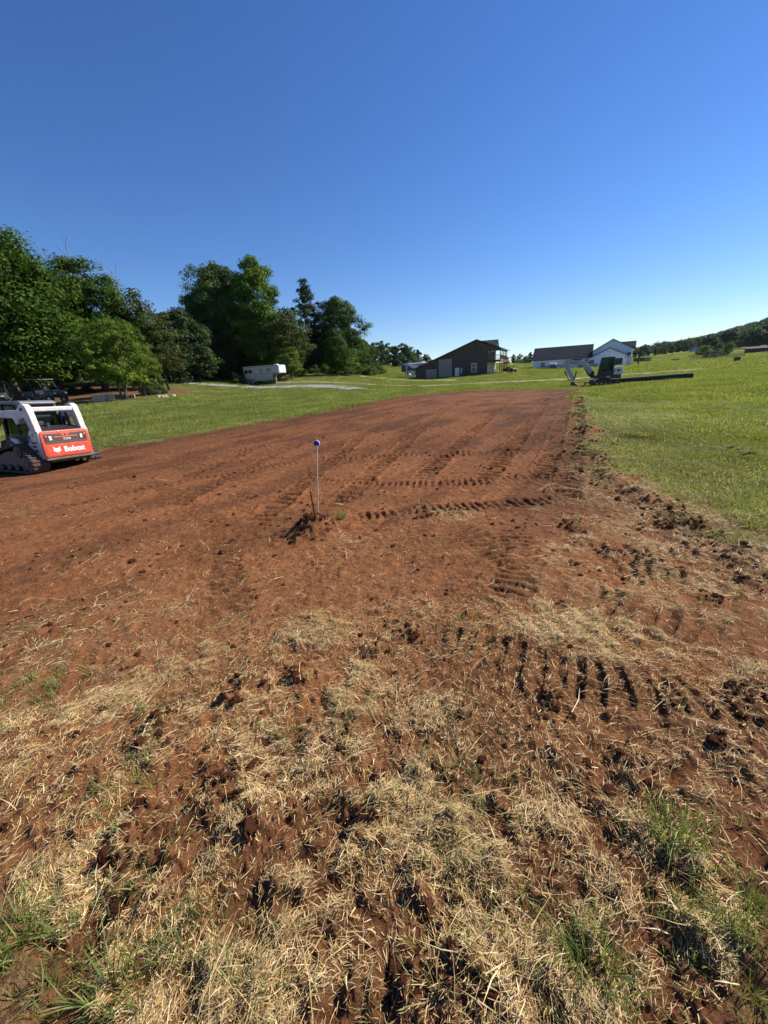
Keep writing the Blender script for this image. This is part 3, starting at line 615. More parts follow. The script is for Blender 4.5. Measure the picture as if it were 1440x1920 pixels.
def dead_mesh(name, seed, H, r):
    g = random.Random(seed); b = MB()
    def br(p, d, L, r, dep):
        pts = [p]; rs = [r]; q = p
        for k in range(4):
            d = (d+Vector((g.uniform(-.18, .18), g.uniform(-.18, .18), g.uniform(-.03, .14)))).normalized(); q = q+d*L/4; pts.append(q); rs.append(max(.022, r*(1-.2*(k+1))))
        b.tube(pts, rs, 5, False)
        if dep:
            for k in range(4 if dep > 1 else 5):
                i = g.randint(1, 4); a = g.uniform(0, 6.28); dd = (d+Vector((math.cos(a), math.sin(a), .35))*.75).normalized(); br(pts[i], dd, L*g.uniform(.35, .6), rs[i]*.6, dep-1)
    br(Vector((0, 0, -.3)), Vector((0, 0, 1)), H*.62, r, 3)
    me = bpy.data.meshes.new(name); me.from_pydata(b.v, [], b.f); me.update(); return me
def round_p(t): return np.sqrt(np.clip(1-(2*t-1)**2*.97, 0.02, 1))*(1-.18*t)
def dome_p(t): return np.clip(1-t**2.2, .03, 1)**.6*(.75+.25*np.clip(t*5, 0, 1))
def egg_p(t): return np.clip(np.sin(np.pi*np.clip(t*.93+.07, 0, 1))**.7, .04, 1)*(1-.35*t)
def cone_p(t): return np.clip(1-t, .03, 1)**.75*(.6+.4*np.clip(t*6, 0, 1))
G1 = [(.050, .105, .018), (.065, .125, .022), (.04, .085, .016)]; G2 = [(.04, .075, .024), (.05, .085, .03), (.035, .065, .02)]
G3 = [(.15, .21, .028), (.185, .235, .036), (.12, .18, .024)]; G4 = [(.03, .055, .028), (.036, .062, .03), (.026, .046, .022)]; G5 = [(.06, .085, .035), (.075, .1, .045), (.05, .07, .03)]; G6 = [(.06, .125, .02), (.08, .145, .028), (.045, .1, .016)]
def _warm(G, k): return [(a*k*1.18, b*k, c*k*.7) for a, b, c in G]
G1, G2, G4, G5, G6 = (_warm(G, k) for G, k in ((G1, 1.05), (G2, 1.65), (G4, 1.55), (G5, 1.25), (G6, 1.45)))
PROTO = {}
def proto(key, seed, H, base, R, prof, nc, nl, leaf, clump, cols, r, flat=.6, lobes=.28, limbs=14, forks=1, lean=0):
    cm, cl = crown_mesh(key+'_crown', seed, H, base, R, prof, nc, nl, leaf, clump, cols, flat, lobes); tm = trunk_mesh(key+'_trunk', seed, H, r, base, cl, limbs, lean, forks)
    cm.materials.append(LEAF_M); tm.materials.append(BARK); PROTO[key] = (tm, cm, H)
proto('maple', 1, 15, 2.2, 6.2, dome_p, 420, 150, .215, 1.15, G1, .34, .68, .12)
proto('maple_b', 2, 14, 2.6, 5.0, egg_p, 330, 145, .21, 1.1, G1, .28, .68, .15)
proto('young', 3, 7, 1.5, 3.0, round_p, 240, 100, .14, .6, G3, .11, .5, .3, 16, 3)
proto('oak', 4, 16, 2.0, 5.0, round_p, 320, 130, .25, 1.2, G2, .30, .6, .35)
proto('poplar', 5, 19, 1.4, 4.7, round_p, 420, 125, .25, 1.05, G6, .32, .65, .1)
proto('pine', 6, 18, 4.0, 4.0, cone_p, 170, 80, .26, .85, G4, .24, .55, .5)
proto('dark', 7, 13, .8, 4.6, dome_p, 240, 100, .30, 1.25, G4, .26, .6, .3)
proto('thin', 8, 13, 3.0, 3.2, egg_p, 110, 60, .26, .95, G5, .20, .6, .5, 30)
proto('bush', 9, 3.6, .1, 2.0, dome_p, 120, 75, .16, .55, G3, .06, .6, .25, 8, 3)
proto('scrub', 10, 2.4, .05, 1.9, dome_p, 110, 70, .15, .5, [(.075, .11, .03), (.1, .13, .045), (.06, .09, .025)], .05, .6, .3, 8, 3)
proto('far_a', 11, 14, .6, 5.6, dome_p, 120, 80, .5, 1.35, G2, .3, .6, .4, 6)
proto('far_b', 12, 14, .6, 4.6, egg_p, 110, 80, .5, 1.35, G4, .3, .6, .5, 6)
proto('far_c', 13, 14, .4, 6.2, round_p, 140, 70, .55, 1.5, [(.05, .085, .03), (.06, .1, .035)], .3, .6, .35, 6)
def tree(name, kind, px, top, Y, label, cat='tree', group=None, wide=1.0, seed=0, base_py=None):
    """a tree standing at forward distance Y under picture column px whose top reaches picture row top"""
    p = at(px, base_py or (top*.55+715*.45), Y); x, y = p[0], p[1]; z = float(land(np.array([x]), np.array([y]))[0])
    h = at(px, top, Y)[2]-z; tm, cm, H = PROTO[kind]; s = h/H
    t = thing(name, label, cat, (x, y, z-.05), (0, 0, (px*37+seed*1.7) % 6.28), group); t.scale = (s*wide, s*wide, s)
    link('trunk', tm, None, t); link('crown', cm, None, t); return t
ORD = ['first', 'second', 'third', 'fourth', 'fifth', 'sixth', 'seventh', 'eighth', 'ninth', 'tenth', 'eleventh', 'twelfth', 'thirteenth', 'fourteenth', 'fifteenth', 'sixteenth']
# the near wood on the left
GL = 'trees of the near wood on the left'
tree('maple_tree', 'maple', -38, 392, 38, 'huge dark maple at the left edge, tallest of the near wood', group=GL, wide=1.12)
tree('leafy_tree', 'poplar', 5, 413, 52, 'tree top rising behind the huge left maple', group=GL, wide=.9)
tree('maple_tree', 'maple_b', 70, 478, 45, 'dark maple just right of the huge left maple', group=GL, wide=1.15)
tree('maple_tree', 'maple', 160, 487, 47, 'dark round maple behind the bright young tree', group=GL, wide=1.15, seed=2)
tree('young_tree', 'young', 207, 596, 34, 'bright green young tree with several thin trunks by the crates', group=GL, wide=.85)
tree('young_tree', 'young', 252, 640, 38, 'small bright green tree overhanging the gravel drive', group=GL, wide=.95, seed=3)
tree('thin_tree', 'thin', 268, 532, 50, 'sparse greyish tree right of the bare trunks', group=GL, wide=1.05)
tree('thin_tree', 'thin', 298, 590, 48, 'thin half bare tree leaning over the dark gap', group=GL, wide=1.1, seed=2)
for px, top, Y, lab, sd in ((218, 505, 56, 'left bare dead tree rising above the maples', 4), (248, 498, 54, 'right bare dead tree with forked twigs', 7)):
    p = at(px, 600, Y); z = float(land(np.array([p[0]]), np.array([p[1]]))[0]); h = at(px, top, Y)[2]-z
    t = thing('dead_tree', lab, 'tree', (p[0], p[1], z-.1), (0, 0, sd), 'bare dead trees'); link('branches', dead_mesh('dead_tree', sd, h*1.0, .28), PALEBARK, t)
for k, (px, top, Y, kd) in enumerate(((-60, 520, 58, 'dark'), (20, 560, 66, 'dark'), (110, 575, 68, 'oak'), (190, 590, 64, 'dark'), (250, 600, 62, 'dark'))):
    tree('shaded_tree', kd, px, top, Y, f'{ORD[k]} shaded dark tree from the left behind the near wood', group='shaded trees behind the near wood', wide=1.35, seed=k)
for px, Y, sd in ((20, 44, 1), (55, 47, 2), (128, 42, 3), (160, 46, 4), (100, 50, 5)):
    tree('scrub_bush', 'scrub', px, 722, Y, f'{ORD[sorted([20, 55, 128, 160, 100]).index(px)]} low shaded scrub from the left under the near trees', 'bush', 'scrub under the near wood', 1.2, sd)
# the tall wood behind the horse trailer
GM = 'trees of the tall wood behind the horse trailer'
tree('dark_tree', 'dark', 335, 578, 66, 'dark low tree at the gap between both woods', group=GM, wide=1.2)
tree('dark_tree', 'dark', 375, 585, 74, 'dark tree left of the tall twin crowns', group=GM, wide=1.1, seed=2)
tree('oak_tree', 'oak', 410, 494, 78, 'tall dark oak, left one of the twin crowns', group=GM, wide=.95, seed=1)
tree('oak_tree', 'oak', 375, 545, 80, 'ragged dark oak leaning left of the tall oak', group=GM, wide=.8, seed=5)
tree('poplar_tree', 'poplar', 482, 484, 76, 'tallest green tree with smooth egg shaped crown behind the trailer', group=GM, wide=1.0)
tree('oak_tree', 'thin', 538, 568, 72, 'greyish rounded tree right of the tallest crown', group=GM, wide=1.25, seed=3)
tree('oak_tree', 'oak', 535, 590, 80, 'dark tree filling behind the greyish rounded one', group=GM, wide=1.2, seed=8)
tree('pine_tree', 'pine', 577, 524, 86, 'open feathery conifer rising between two round trees', group=GM, wide=1.15)
tree('oak_tree', 'oak', 634, 560, 88, 'broad dark tree at the right end of the wood', group=GM, wide=1.15, seed=4)
tree('leafy_tree', 'maple_b', 630, 622, 76, 'lighter small tree in front of the broad end tree', group=GM, wide=1.0, seed=6)
tree('leafy_bush', 'young', 543, 648, 69, 'bright green bushy tree right beside the horse trailer', group=GM, wide=.85, seed=9)
tree('leafy_tree', 'maple_b', 662, 622, 92, 'leafy tree sloping down at the wood end', group=GM, wide=1.1, seed=11)
tree('leafy_tree', 'maple_b', 676, 634, 118, 'leafy tree beyond the wood end, stepping down to the far row', group=GM, wide=1.2, seed=12)
tree('leafy_tree', 'oak', 694, 646, 135, 'low leafy tree joining the wood to the far row', group=GM, wide=1.2, seed=13)
for k, (px, top, Y, kd) in enumerate(((290, 610, 78, 'dark'), (330, 620, 85, 'dark'), (390, 600, 88, 'dark'), (440, 570, 90, 'dark'), (500, 590, 90, 'dark'), (560, 620, 92, 'dark'), (600, 610, 94, 'dark'), (460, 640, 80, 'dark'), (420, 640, 76, 'dark'), (510, 640, 78, 'dark'), (585, 640, 84, 'dark'))):
    tree('shaded_tree', kd, px, top, Y, f'{ORD[sorted([290, 330, 390, 440, 500, 560, 600, 460, 420, 510, 585]).index(px)]} shaded dark tree from the left inside the tall wood', group='shaded trees inside the tall wood', wide=1.25, seed=k)
for k, (px, top, Y) in enumerate(((655, 668, 84), (676, 672, 92), (690, 678, 98), (640, 678, 80), (610, 682, 82), (585, 684, 80), (560, 682, 76), (705, 681, 104))):
    tree('scrub_bush', 'scrub' if k % 2 else 'bush', px, top, Y, f'{ORD[7-sorted([655, 676, 690, 640, 610, 585, 560, 705]).index(px)]} scrub bush from the right at the foot of the tall wood', 'bush', 'scrub along the tall wood', 1.3, k)
for px, top, Y, lab in ((447, 700, 66, 'small weedy bush behind the trailer wheels'), (275, 715, 40, 'weedy bush on the bank by the gravel drive'), (295, 717, 42, 'grassy bush at the end of the dirt bank')):
    tree('weed_bush', 'scrub', px, top, Y, lab, 'bush', None, .9, 2)
# far tree lines
for k, (px, top) in enumerate(((686, 636), (700, 642), (714, 640), (728, 643), (742, 648), (756, 644), (770, 650), (784, 655), (798, 664), (808, 672), (820, 676))):
    tree('far_tree', ('far_a', 'far_b', 'far_c')[k % 3], px, top, 165+9*(k % 4)+k*2, f'{ORD[k]} dark round tree from the left in the row left of the brown house', group='far tree row left of the brown house', wide=.95, seed=k)
for k, (px, top, kd) in enumerate(((950, 668, 'far_a'), (962, 664, 'far_b'), (974, 663, 'far_a'), (985, 667, 'far_c'), (993, 660, 'far_b'), (1003, 656, 'pine'), (1014, 664, 'far_a'))):
    tree('far_tree', kd, px, top, 230+8*(k % 3), f'{ORD[k]} dark tree from the left between brown house and white barn', group='far tree row left of the white barn', wide=1.0, seed=k+3)
for k, (px, top) in enumerate(((1110, 662), (1122, 664))):
    tree('far_tree', 'far_a', px, top, 230, ('left', 'right')[k]+' dark tree glimpsed between white barn and white house', group='trees behind the white house', wide=1.0, seed=k)
GR = 'trees along the foot of the wooded hill'
for k, (px, top, Y, kd, lab) in enumerate(sorted(((1188, 660, 240, 'far_b', 0), (1200, 658, 250, 'far_a', 0), (1212, 655, 255, 'far_c', 0), (1226, 652, 262, 'far_b', 0), (1240, 651, 270, 'far_a', 0), (1255, 648, 275, 'far_c', 0), (1268, 645, 285, 'far_b', 0), (1282, 641, 290, 'far_a', 0), (1324, 629, 290, 'far_c', 'broad dark tree right of the grey cottage'), (1350, 622, 295, 'far_b', 0), (1366, 617, 290, 'far_c', 'large dark tree mass below the hill crest'), (1405, 615, 270, 'far_c', 'big round tree with a sunlit right side'), (1442, 600, 270, 'far_b', 0), (1385, 620, 300, 'far_a', 0), (1338, 635, 285, 'far_a', 0)), key=lambda q: q[0])):
    tree('hill_tree', kd, px, top, Y, lab or f'{ORD[k]} dark tree from the left along the wooded hill foot', group=GR, wide=(1.0, 1.4, .8, 1.2, 1.55)[k % 5] if not lab else 1.3, seed=k)
tree('field_bush', 'bush', 1317, 648, 200, 'rounded dark bush left of the field fence', 'bush', None, 1.25)
tree('field_bush', 'scrub', 1343, 653, 180, 'low wide bush on the field fence line', 'bush', None, 1.2)
tree('field_tree', 'young', 1362, 641, 165, 'small light green tree standing at the field fence', 'tree', None, .8)
tree('field_bush', 'scrub', 1328, 659, 160, 'weedy low bush against the field fence', 'bush', None, 1.4, 3)
# the wooded hill on the right
def hill():
    ks = [(1140, 690), (1190, 670), (1250, 652), (1300, 636), (1350, 621), (1400, 607), (1440, 594), (1560, 560), (1750, 520), (2050, 500)]
    sx = np.array([k[0] for k in ks]); top = np.array([k[1] for k in ks]); n = 90; m = 26; px = np.linspace(1140, 2050, n); V = []
    for i in range(n):
        tp = np.interp(px[i], sx, top); q = at(px[i], tp, 640); b = at(px[i], 660, 300)
        for j in range(m):
            f = j/(m-1)
            if f <= .75: g = f/.75; x, y = b[0]+(q[0]-b[0])*g, b[1]+(q[1]-b[1])*g; z = float(land(np.array([x]), np.array([y]))[0])*(1-g) + (q[2]-11)*g**1.15 - 3*(1-g)
            else: g = (f-.75)/.25; x, y = q[0]*(1+.5*g), q[1]*(1+.5*g); z = (q[2]-11)*(1-g)
            V.append((x, y, z))
    V = np.array(V); i = np.arange(n-1)[:, None]*m; j = np.arange(m-1)[None]; F = np.stack([i+j, i+m+j, i+m+j+1, i+j+1], -1).reshape(-1, 4)
    tag(link('hill', new_mesh('hill', V, F, None, True), mat('forest_floor', (.03, .045, .02), .95)), 'wooded hill rising at the right', 'hill', kind='structure')
    # woodland covering it
    N = 4200; a = RNG.uniform(0, n-1.01, N); b = RNG.uniform(2, m-4.01, N); ia = a.astype(int); ib = b.astype(int); fa = a-ia; fb = b-ib; G = V.reshape(n, m, 3)
    P = (G[ia, ib]*((1-fa)*(1-fb))[:, None] + G[ia+1, ib]*(fa*(1-fb))[:, None] + G[ia, ib+1]*((1-fa)*fb)[:, None] + G[ia+1, ib+1]*(fa*fb)[:, None])
    P[:, 2] -= 2.5
    cr = []
    for k in range(4):
        cm, _ = crown_mesh(f'hill_crown_{k}', 40+k, 11, .2, 5.0, (dome_p, round_p, egg_p, dome_p)[k], 90, 40, .62, 1.7, [G2, G4, [(.045, .075, .028)], G1][k], .7, .2); cr.append((cm, LEAF_M))
    o = scatter('hill_forest', P, np.c_[np.zeros((N, 2)), RNG.uniform(0, 6.28, N)], RNG.uniform(.75, 1.25, N), RNG.integers(0, 4, N), cr); tag(o, 'dense woodland covering the right hill', 'forest', kind='stuff')
hill()
# ------------------------------------------------------------------ machines and other things
def az_rot(a): return math.radians(90-a)      # heading (clockwise from straight ahead) -> rotation of local +X
def hull2(pts):
    pts = sorted(set((round(a, 5), round(b, 5)) for a, b in pts))
    def half(p):
        h = []
        for q in p:
            while len(h) > 1 and (h[-1][0]-h[-2][0])*(q[1]-h[-2][1])-(h[-1][1]-h[-2][1])*(q[0]-h[-2][0]) <= 0: h.pop()
            h.append(q)
        return h[:-1]
    return half(pts)+half(pts[::-1])
def resample(loop, step):
    P = np.array(loop+[loop[0]]); s = np.r_[0, np.cumsum(np.hypot(*np.diff(P, axis=0).T))]; n = max(8, int(s[-1]/step)); t = np.linspace(0, s[-1], n, endpoint=False)
    return np.c_[np.interp(t, s, P[:, 0]), np.interp(t, s, P[:, 1])]
def rubber_track(parent, circles, y0, y1, step, lug, m_belt, m_wheel, m_frame, side):
    loop = hull2([(cx+r*math.cos(a), cz+r*math.sin(a)) for cx, cz, r in circles for a in np.linspace(0, 2*np.pi, 40)])
    P = resample(loop, step/2); n = len(P); c = P.mean(0)
    T = np.roll(P, -1, 0)-np.roll(P, 1, 0); T /= np.hypot(T[:, 0], T[:, 1])[:, None]; N = np.c_[T[:, 1], -T[:, 0]]
    b = MB(); inn = P-N*.035
    vs = [(*p[:1], y, p[1]) for y in (y0, y1) for p in P] + [(p[0], y, p[1]) for y in (y0, y1) for p in inn]
    fs = []
    for i in range(n):
        j = (i+1) % n; fs += [(i, j, n+j, n+i), (2*n+i, 3*n+i, 3*n+j, 2*n+j), (i, 2*n+i, 2*n+j, j), (n+i, n+j, 3*n+j, 3*n+i)]
    b.add(vs, fs); belt = b.build('track', m_belt, parent)
    t = MB()
    for i in range(0, n-1, 2):
        p = P[i]; d = T[i]; o = N[i]; h = step*.3
        q = [p-d*h-o*.01, p+d*h-o*.01, p+d*h*.7+o*lug, p-d*h*.7+o*lug]
        for ya, yb in ((y0+.01, y0+(y1-y0)*.47), (y0+(y1-y0)*.53, y1-.01)):
            t.prism([tuple(k) for k in q], ya, yb)
    t.build('tread_lugs', m_belt, belt)
    ys = y1 if side > 0 else y0
    for cx, cz, r in circles:
        wv = MB().cyl((cx, ys-.12*side, cz), (cx, ys-.02*side, cz), r-.05, 20); wv.cyl((cx, ys-.03*side, cz), (cx, ys+.005*side, cz), r*.35, 14)
        wv.build('idler', m_wheel, belt, .008)
    lo = [c_ for c_ in circles if abs(c_[1]-min(k[1] for k in circles)) < .08]; xa = min(k[0] for k in lo)+.25; xb = max(k[0] for k in lo)-.25
    for k in range(5):
        x = xa+(xb-xa)*k/4; MB().cyl((x, ys-.14*side, .15), (x, ys-.03*side, .15), .095, 16).build('roller', m_wheel, belt, .006)
    zt = max(k[1] for k in circles)
    MB().prism([(xa-.15, .2), (xb+.15, .2), (xb+.1, .36), (sum(k[0] for k in circles)/len(circles)+.1, zt+.02), (xa-.05, zt-.02)], ys-.2*side, ys-.07*side).build('track_frame', m_frame, belt, .01)
    return belt
def text_mesh(s, size, bold=0.0, shear=0.0, extrude=.002, spacing=1.0):
    c = bpy.data.curves.new('lettering', 'FONT'); c.body = s; c.size = size; c.offset = bold; c.shear = shear; c.extrude = extrude; c.align_x = 'CENTER'; c.align_y = 'CENTER'; c.space_character = spacing; c.resolution_u = 3
    o = bpy.data.objects.new('lettering_tmp', c); COL.objects.link(o); dg = bpy.context.evaluated_depsgraph_get()
    me = bpy.data.meshes.new_from_object(o.evaluated_get(dg)); bpy.data.objects.remove(o); bpy.data.curves.remove(c); me.materials.clear(); return me
DUST = (.30, .17, .10)
WHITE = mat('machine_white', (.76, .76, .74), .5, 0, .12, 3, dust=DUST, dz=(.35, 1.3))
WHITE2 = mat('arm_white', (.76, .76, .74), .5, 0, .24, 6, .1, 30, dust=DUST, dz=(.3, 2.1))
REDP = mat('machine_red', (.78, .062, .022), .42, 0, .18, 6, dust=DUST, dz=(-.2, .15), coat=.1)
BLACKP = mat('machine_black', (.018, .018, .02), .5, 0, .3, 6, dust=(.16, .10, .07), dz=(.1, .9))
DARK = mat('dark_grey', (.05, .052, .056), .55, 0, .25, 5)
RUBBER = mat('track_rubber', (.055, .046, .042), .85, 0, .3, 8, .5, 30, dust=(.11, .055, .035), dz=(.0, .9))  # dust colour darkened on both tracks, standing in for the left one's deep shade
STEEL = mat('muddy_steel', (.10, .075, .06), .6, .3, .4, 9, .3, 30)
ROOFG = mat('cab_roof_grey', (.16, .165, .175), .45, 0, .2, 3)
GLASS = glassy('tinted_glass', (.02, .03, .03), .04, .85)
DGLASS = glassy('dark_window', (.012, .014, .017), .06)
LAMPW = mat('clear_lamp', (.8, .78, .72), .2, 0, .1, 30); LAMPR = mat('red_lamp', (.30, .015, .015), .25, 0, .2, 30)
ORANGE = mat('orange_stripe', (.78, .11, .02), .4); PURE = mat('decal_white', (.85, .85, .84), .5, 0, .05)
def loader():
    p = (-11.0, 12.6); z = float(land(np.array([p[0]]), np.array([p[1]]))[0])+.015
    t = thing('track_loader', 'white compact track loader with orange red tailgate parked on the soil', 'loader', (p[0], p[1], z), (math.radians(3), math.radians(-1), math.radians(158)))
    cir = [(1.02, .27, .25), (-1.06, .27, .25), (-.66, .62, .22)]
    for s in (-1, 1): rubber_track(t, cir, min(s*.54, s*.99), max(s*.54, s*.99), .11, .03, RUBBER, STEEL, BLACKP, s)
    MB().prism([(-1.30, .34), (.95, .3), (1.1, .5), (1.0, .85), (.6, .95), (-.75, 1.0), (-1.3, 1.1)], -.52, .52).build('chassis', BLACKP, t, .02)
    for s in (-1, 1):
        b = MB(); y0, y1 = sorted((s*.60, s*.70))
        b.prism([(-1.42, .40), (-1.06, .40), (-.93, .62), (-.80, .74), (-.25, .78), (.02, .92), (.06, 1.02), (-.12, .96), (-.3, .86), (-.86, .84), (-.90, 1.05), (-.98, 1.22), (-1.2, 1.27), (-1.38, 1.2)], y0, y1)
        sp = b.build('side_panel', WHITE, t, .015)
        d = MB(); d.box(-1.2, -1.02, y1+.001 if s > 0 else y0-.004, y1+.004 if s > 0 else y0-.001, .74, .80); d.box(-1.22, -1.06, y1+.001 if s > 0 else y0-.004, y1+.004 if s > 0 else y0-.001, .60, .68)
        d.build('decal', DARK, sp)
        tm = text_mesh('Bobcat', .10, .003); o = link('lettering', tm, DARK, sp)
        o.matrix_local = Matrix.Translation((-1.12, y1+.003 if s > 0 else y0-.003, .88)) @ (Matrix(((-1, 0, 0), (0, 0, 1), (0, 1, 0))).to_4x4() if s > 0 else Matrix(((1, 0, 0), (0, 0, -1), (0, 1, 0))).to_4x4())
        v = MB(); v.prism([(-.98, .90), (-.93, .90), (-.93, 1.08), (-1.0, 1.08)], y1-.01 if s > 0 else y0-.006, y1+.006 if s > 0 else y0+.01); v.build('vent', BLACKP, sp)
        MB().cyl((-1.12, y1-.01 if s > 0 else y0+.01, 1.1), (-1.12, y1+.006 if s > 0 else y0-.006, 1.1), .035, 14).build('fuel_cap', BLACKP, sp)
        # lift arm: rear upright and beam
        ya, yb = sorted((s*.54, s*.71))
        a = MB().prism([(-1.36, 1.14), (-1.12, 1.14), (-1.02, 1.50), (-.95, 1.60), (-.72, 1.55), (-.60, 1.42), (-.48, 1.40), (-.40, 1.58), (.25, 1.60), (.82, 1.22), (1.15, .52), (1.35, .42), (1.45, .55), (1.08, 1.32), (.4, 1.80), (-.70, 1.82), (-.84, 1.96), (-1.02, 1.99), (-1.14, 1.93), (-1.22, 1.72)], ya, yb).build('lift_arm', WHITE2, t, .02)
        MB().cyl((-.95, ya-.02, 1.84), (-.95, yb+.02, 1.84), .05, 14).build('pivot_pin', BLACKP, a)
        MB().cyl((-.9, s*.53, 1.0), (-.78, s*.53, 1.7), .045, 12).build('lift_cylinder', BLACKP, t)
    c = MB(); c.bar((-1.10, -.6, 1.83), (-1.10, .6, 1.83), .13, .11, (1, 0, 0)); c.build('cross_tube', WHITE2, t, .025)
    # cab
    cb = MB()
    for s in (-1, 1):
        cb.bar((-.70, s*.47, 1.0), (-.42, s*.43, 2.0), .10, .09); cb.bar((.62, s*.47, .9), (.50, s*.45, 2.0), .09, .08); cb.bar((-.1, s*.48, .95), (-.12, s*.46, 2.0), .06, .05); cb.bar((-.72, s*.47, 1.05), (.62, s*.47, 1.0), .08, .08)
    cb.bar((-.7, -.47, 1.16), (-.7, .47, 1.16), .1, .1); cb.bar((-.43, -.43, 1.95), (-.43, .43, 1.95), .08, .08)
    cab = cb.build('cab_frame', BLACKP, t, .01)
    MB().prism([(-.52, 1.96), (.74, 1.98), (.80, 2.02), (.70, 2.08), (-.40, 2.08), (-.52, 2.04)], -.49, .49).build('cab_roof', ROOFG, t, .035)
    MB().prism([(-.68, 1.22), (-.66, 1.22), (-.44, 1.92), (-.46, 1.92)], -.41, .41).build('rear_window', GLASS, t)
    for s in (-1, 1): MB().prism([(-.62, 1.08), (.55, 1.08), (.48, 1.93), (-.40, 1.93)], s*.455-.006, s*.455+.006).build('side_window', GLASS, t)
    MB().box(.52, .54, -.41, .41, 1.0, 1.94).build('windscreen', GLASS, t)
    st = MB(); st.box(-.55, -.42, -.25, .25, 1.0, 1.65); st.box(-.5, 0, -.25, .25, .95, 1.08); st.build('seat', DARK, t, .04)
    # engine cover
    MB().prism([(-1.36, 1.17), (-1.36, 1.215), (-.95, 1.33), (-.72, 1.33), (-.72, 1.1)], -.545, .545).build('engine_cover', BLACKP, t, .015)
    ex = MB(); ex.cyl((-1.0, .18, 1.3), (-1.0, .18, 1.42), .05, 14); ex.build('exhaust', STEEL, t)
    for yy, zz in ((-.3, 1.5), (-.38, 1.46), (.42, 1.5)): MB().tube([(-.85, yy, 1.3), (-.9, yy*1.05, zz), (-.78, yy*1.2, zz+.12), (-.7, yy*1.2, zz-.1)], .025, 8).build('hose', BLACKP, t)
    MB().box(-.92, -.78, .2, .38, 1.33, 1.5).build('air_cleaner', DARK, t, .04)
    # tailgate
    X = Vector((0, -1, 0)); Y = Vector((.07, 0, .76)).normalized(); Z = X.cross(Y); TM = Matrix((X, Y, Z)).transposed().to_4x4(); TM.translation = (-1.395, 0, .42)
    gb = MB(); gb.prism(rrect(-.68, .68, 0, .785, .10, 6), 0, .075, 'z'); tg = gb.build('tailgate', REDP, t, .028, True, 3); tg.matrix_local = TM
    ins = MB(); ins.prism(rrect(-.60, .60, .05, .36, .06, 5), .074, .079, 'z'); ins.build('lower_panel', REDP, tg, .003)
    gr = [(-.575, .40), (.575, .40), (.60, .43), (.60, .675), (.575, .70), (.16, .70), (.11, .665), (.06, .61), (-.06, .61), (-.11, .665), (-.16, .70), (-.575, .70), (-.60, .675), (-.60, .43)]
    MB().prism(gr, .07, .082, 'z').build('grille', BLACKP, tg, .004)
    sl_ = MB()
    for k in range(4): sl_.box(-.35, .35, .475+k*.042, .483+k*.042, .082, .088)
    sl_.build('louvres', DARK, tg)
    MB().box(-.33, .33, .572, .600, .083, .091).build('stripe', ORANGE, tg, .003)
    MB().cyl((0, .655, .06), (0, .655, .086), .024, 16).build('latch', BLACKP, tg)
    for s in (-1, 1):
        lp = MB().prism(rrect(s*.47-.10, s*.47+.10, .475, .645, .02, 3), .08, .090, 'z').build('tail_lamp', DARK, tg)
        MB().box(s*.535-.03, s*.535+.03, .49, .63, .089, .095).build('brake_light', LAMPR, lp, .004); MB().box(s*.43-.035, s*.43+.035, .505, .615, .089, .095).build('work_light', LAMPW, lp, .004)
    o = link('lettering', text_mesh('Bobcat', .215, .0085, 0, .003, .98), PURE, tg); o.matrix_local = Matrix.Translation((.14, .205, .085))
    o = link('lettering', text_mesh('T770', .085, .003, .25, .002, 1.25), PURE, tg); o.matrix_local = Matrix.Translation((.0, .515, .0905))
    hd = [(-.5, .52), (-.27, .33), (-.1, .25), (0, .2), (.1, .25), (.27, .33), (.5, .52), (.40, .12), (.52, -.02), (.40, -.08), (.47, -.2), (.28, -.2), (.2, -.34), (.1, -.28), (0, -.38), (-.1, -.28), (-.2, -.34), (-.28, -.2), (-.47, -.2), (-.40, -.08), (-.52, -.02), (-.40, .12)]
    lg = MB().prism([(-.34+a*.21, .215+b*.21) for a, b in hd], .081, .0845, 'z').build('emblem', PURE, tg)
    for s in (-1, 1): MB().prism([(-.34+s*.015, .21), (-.34+s*.062, .232), (-.34+s*.05, .205)], .0845, .0865, 'z').build('emblem_eye', REDP, lg)
    MB().prism([(-.355, .165), (-.325, .165), (-.34, .145)], .0845, .0865, 'z').build('emblem_nose', REDP, lg)
    MB().prism([(-.357, .118), (-.34, .132), (-.323, .118), (-.34, .105)], .081, .0845, 'z').build('emblem_chin', PURE, lg)
    MB().prism([(-1.52, .36), (-1.30, .34), (-1.28, .41), (-1.50, .425)], -.70, .70).build('rear_bumper', STEEL, t, .012)
    MB().prism([(-1.36, .28), (-1.2, .25), (-1.1, .36), (-1.36, .37)], -.5, .5).build('belly_guard', BLACKP, t)
    # front: coupler and bucket
    MB().box(1.3, 1.42, -.6, .6, .2, .62).build('coupler', BLACKP, t, .01)
    bk = MB(); prof = [(1.43, .12), (1.46, .62), (1.55, .66), (1.5, .2), (2.15, .06), (2.2, .03), (1.5, .04)]; bk.prism(prof, -.98, .98)
    for s in (-1, 1): bk.prism([(1.45, .1), (1.5, .63), (2.1, .06), (1.5, .05)], s*.98-.015, s*.98+.015)
    bk.build('bucket', STEEL, t)
    return t
loader()

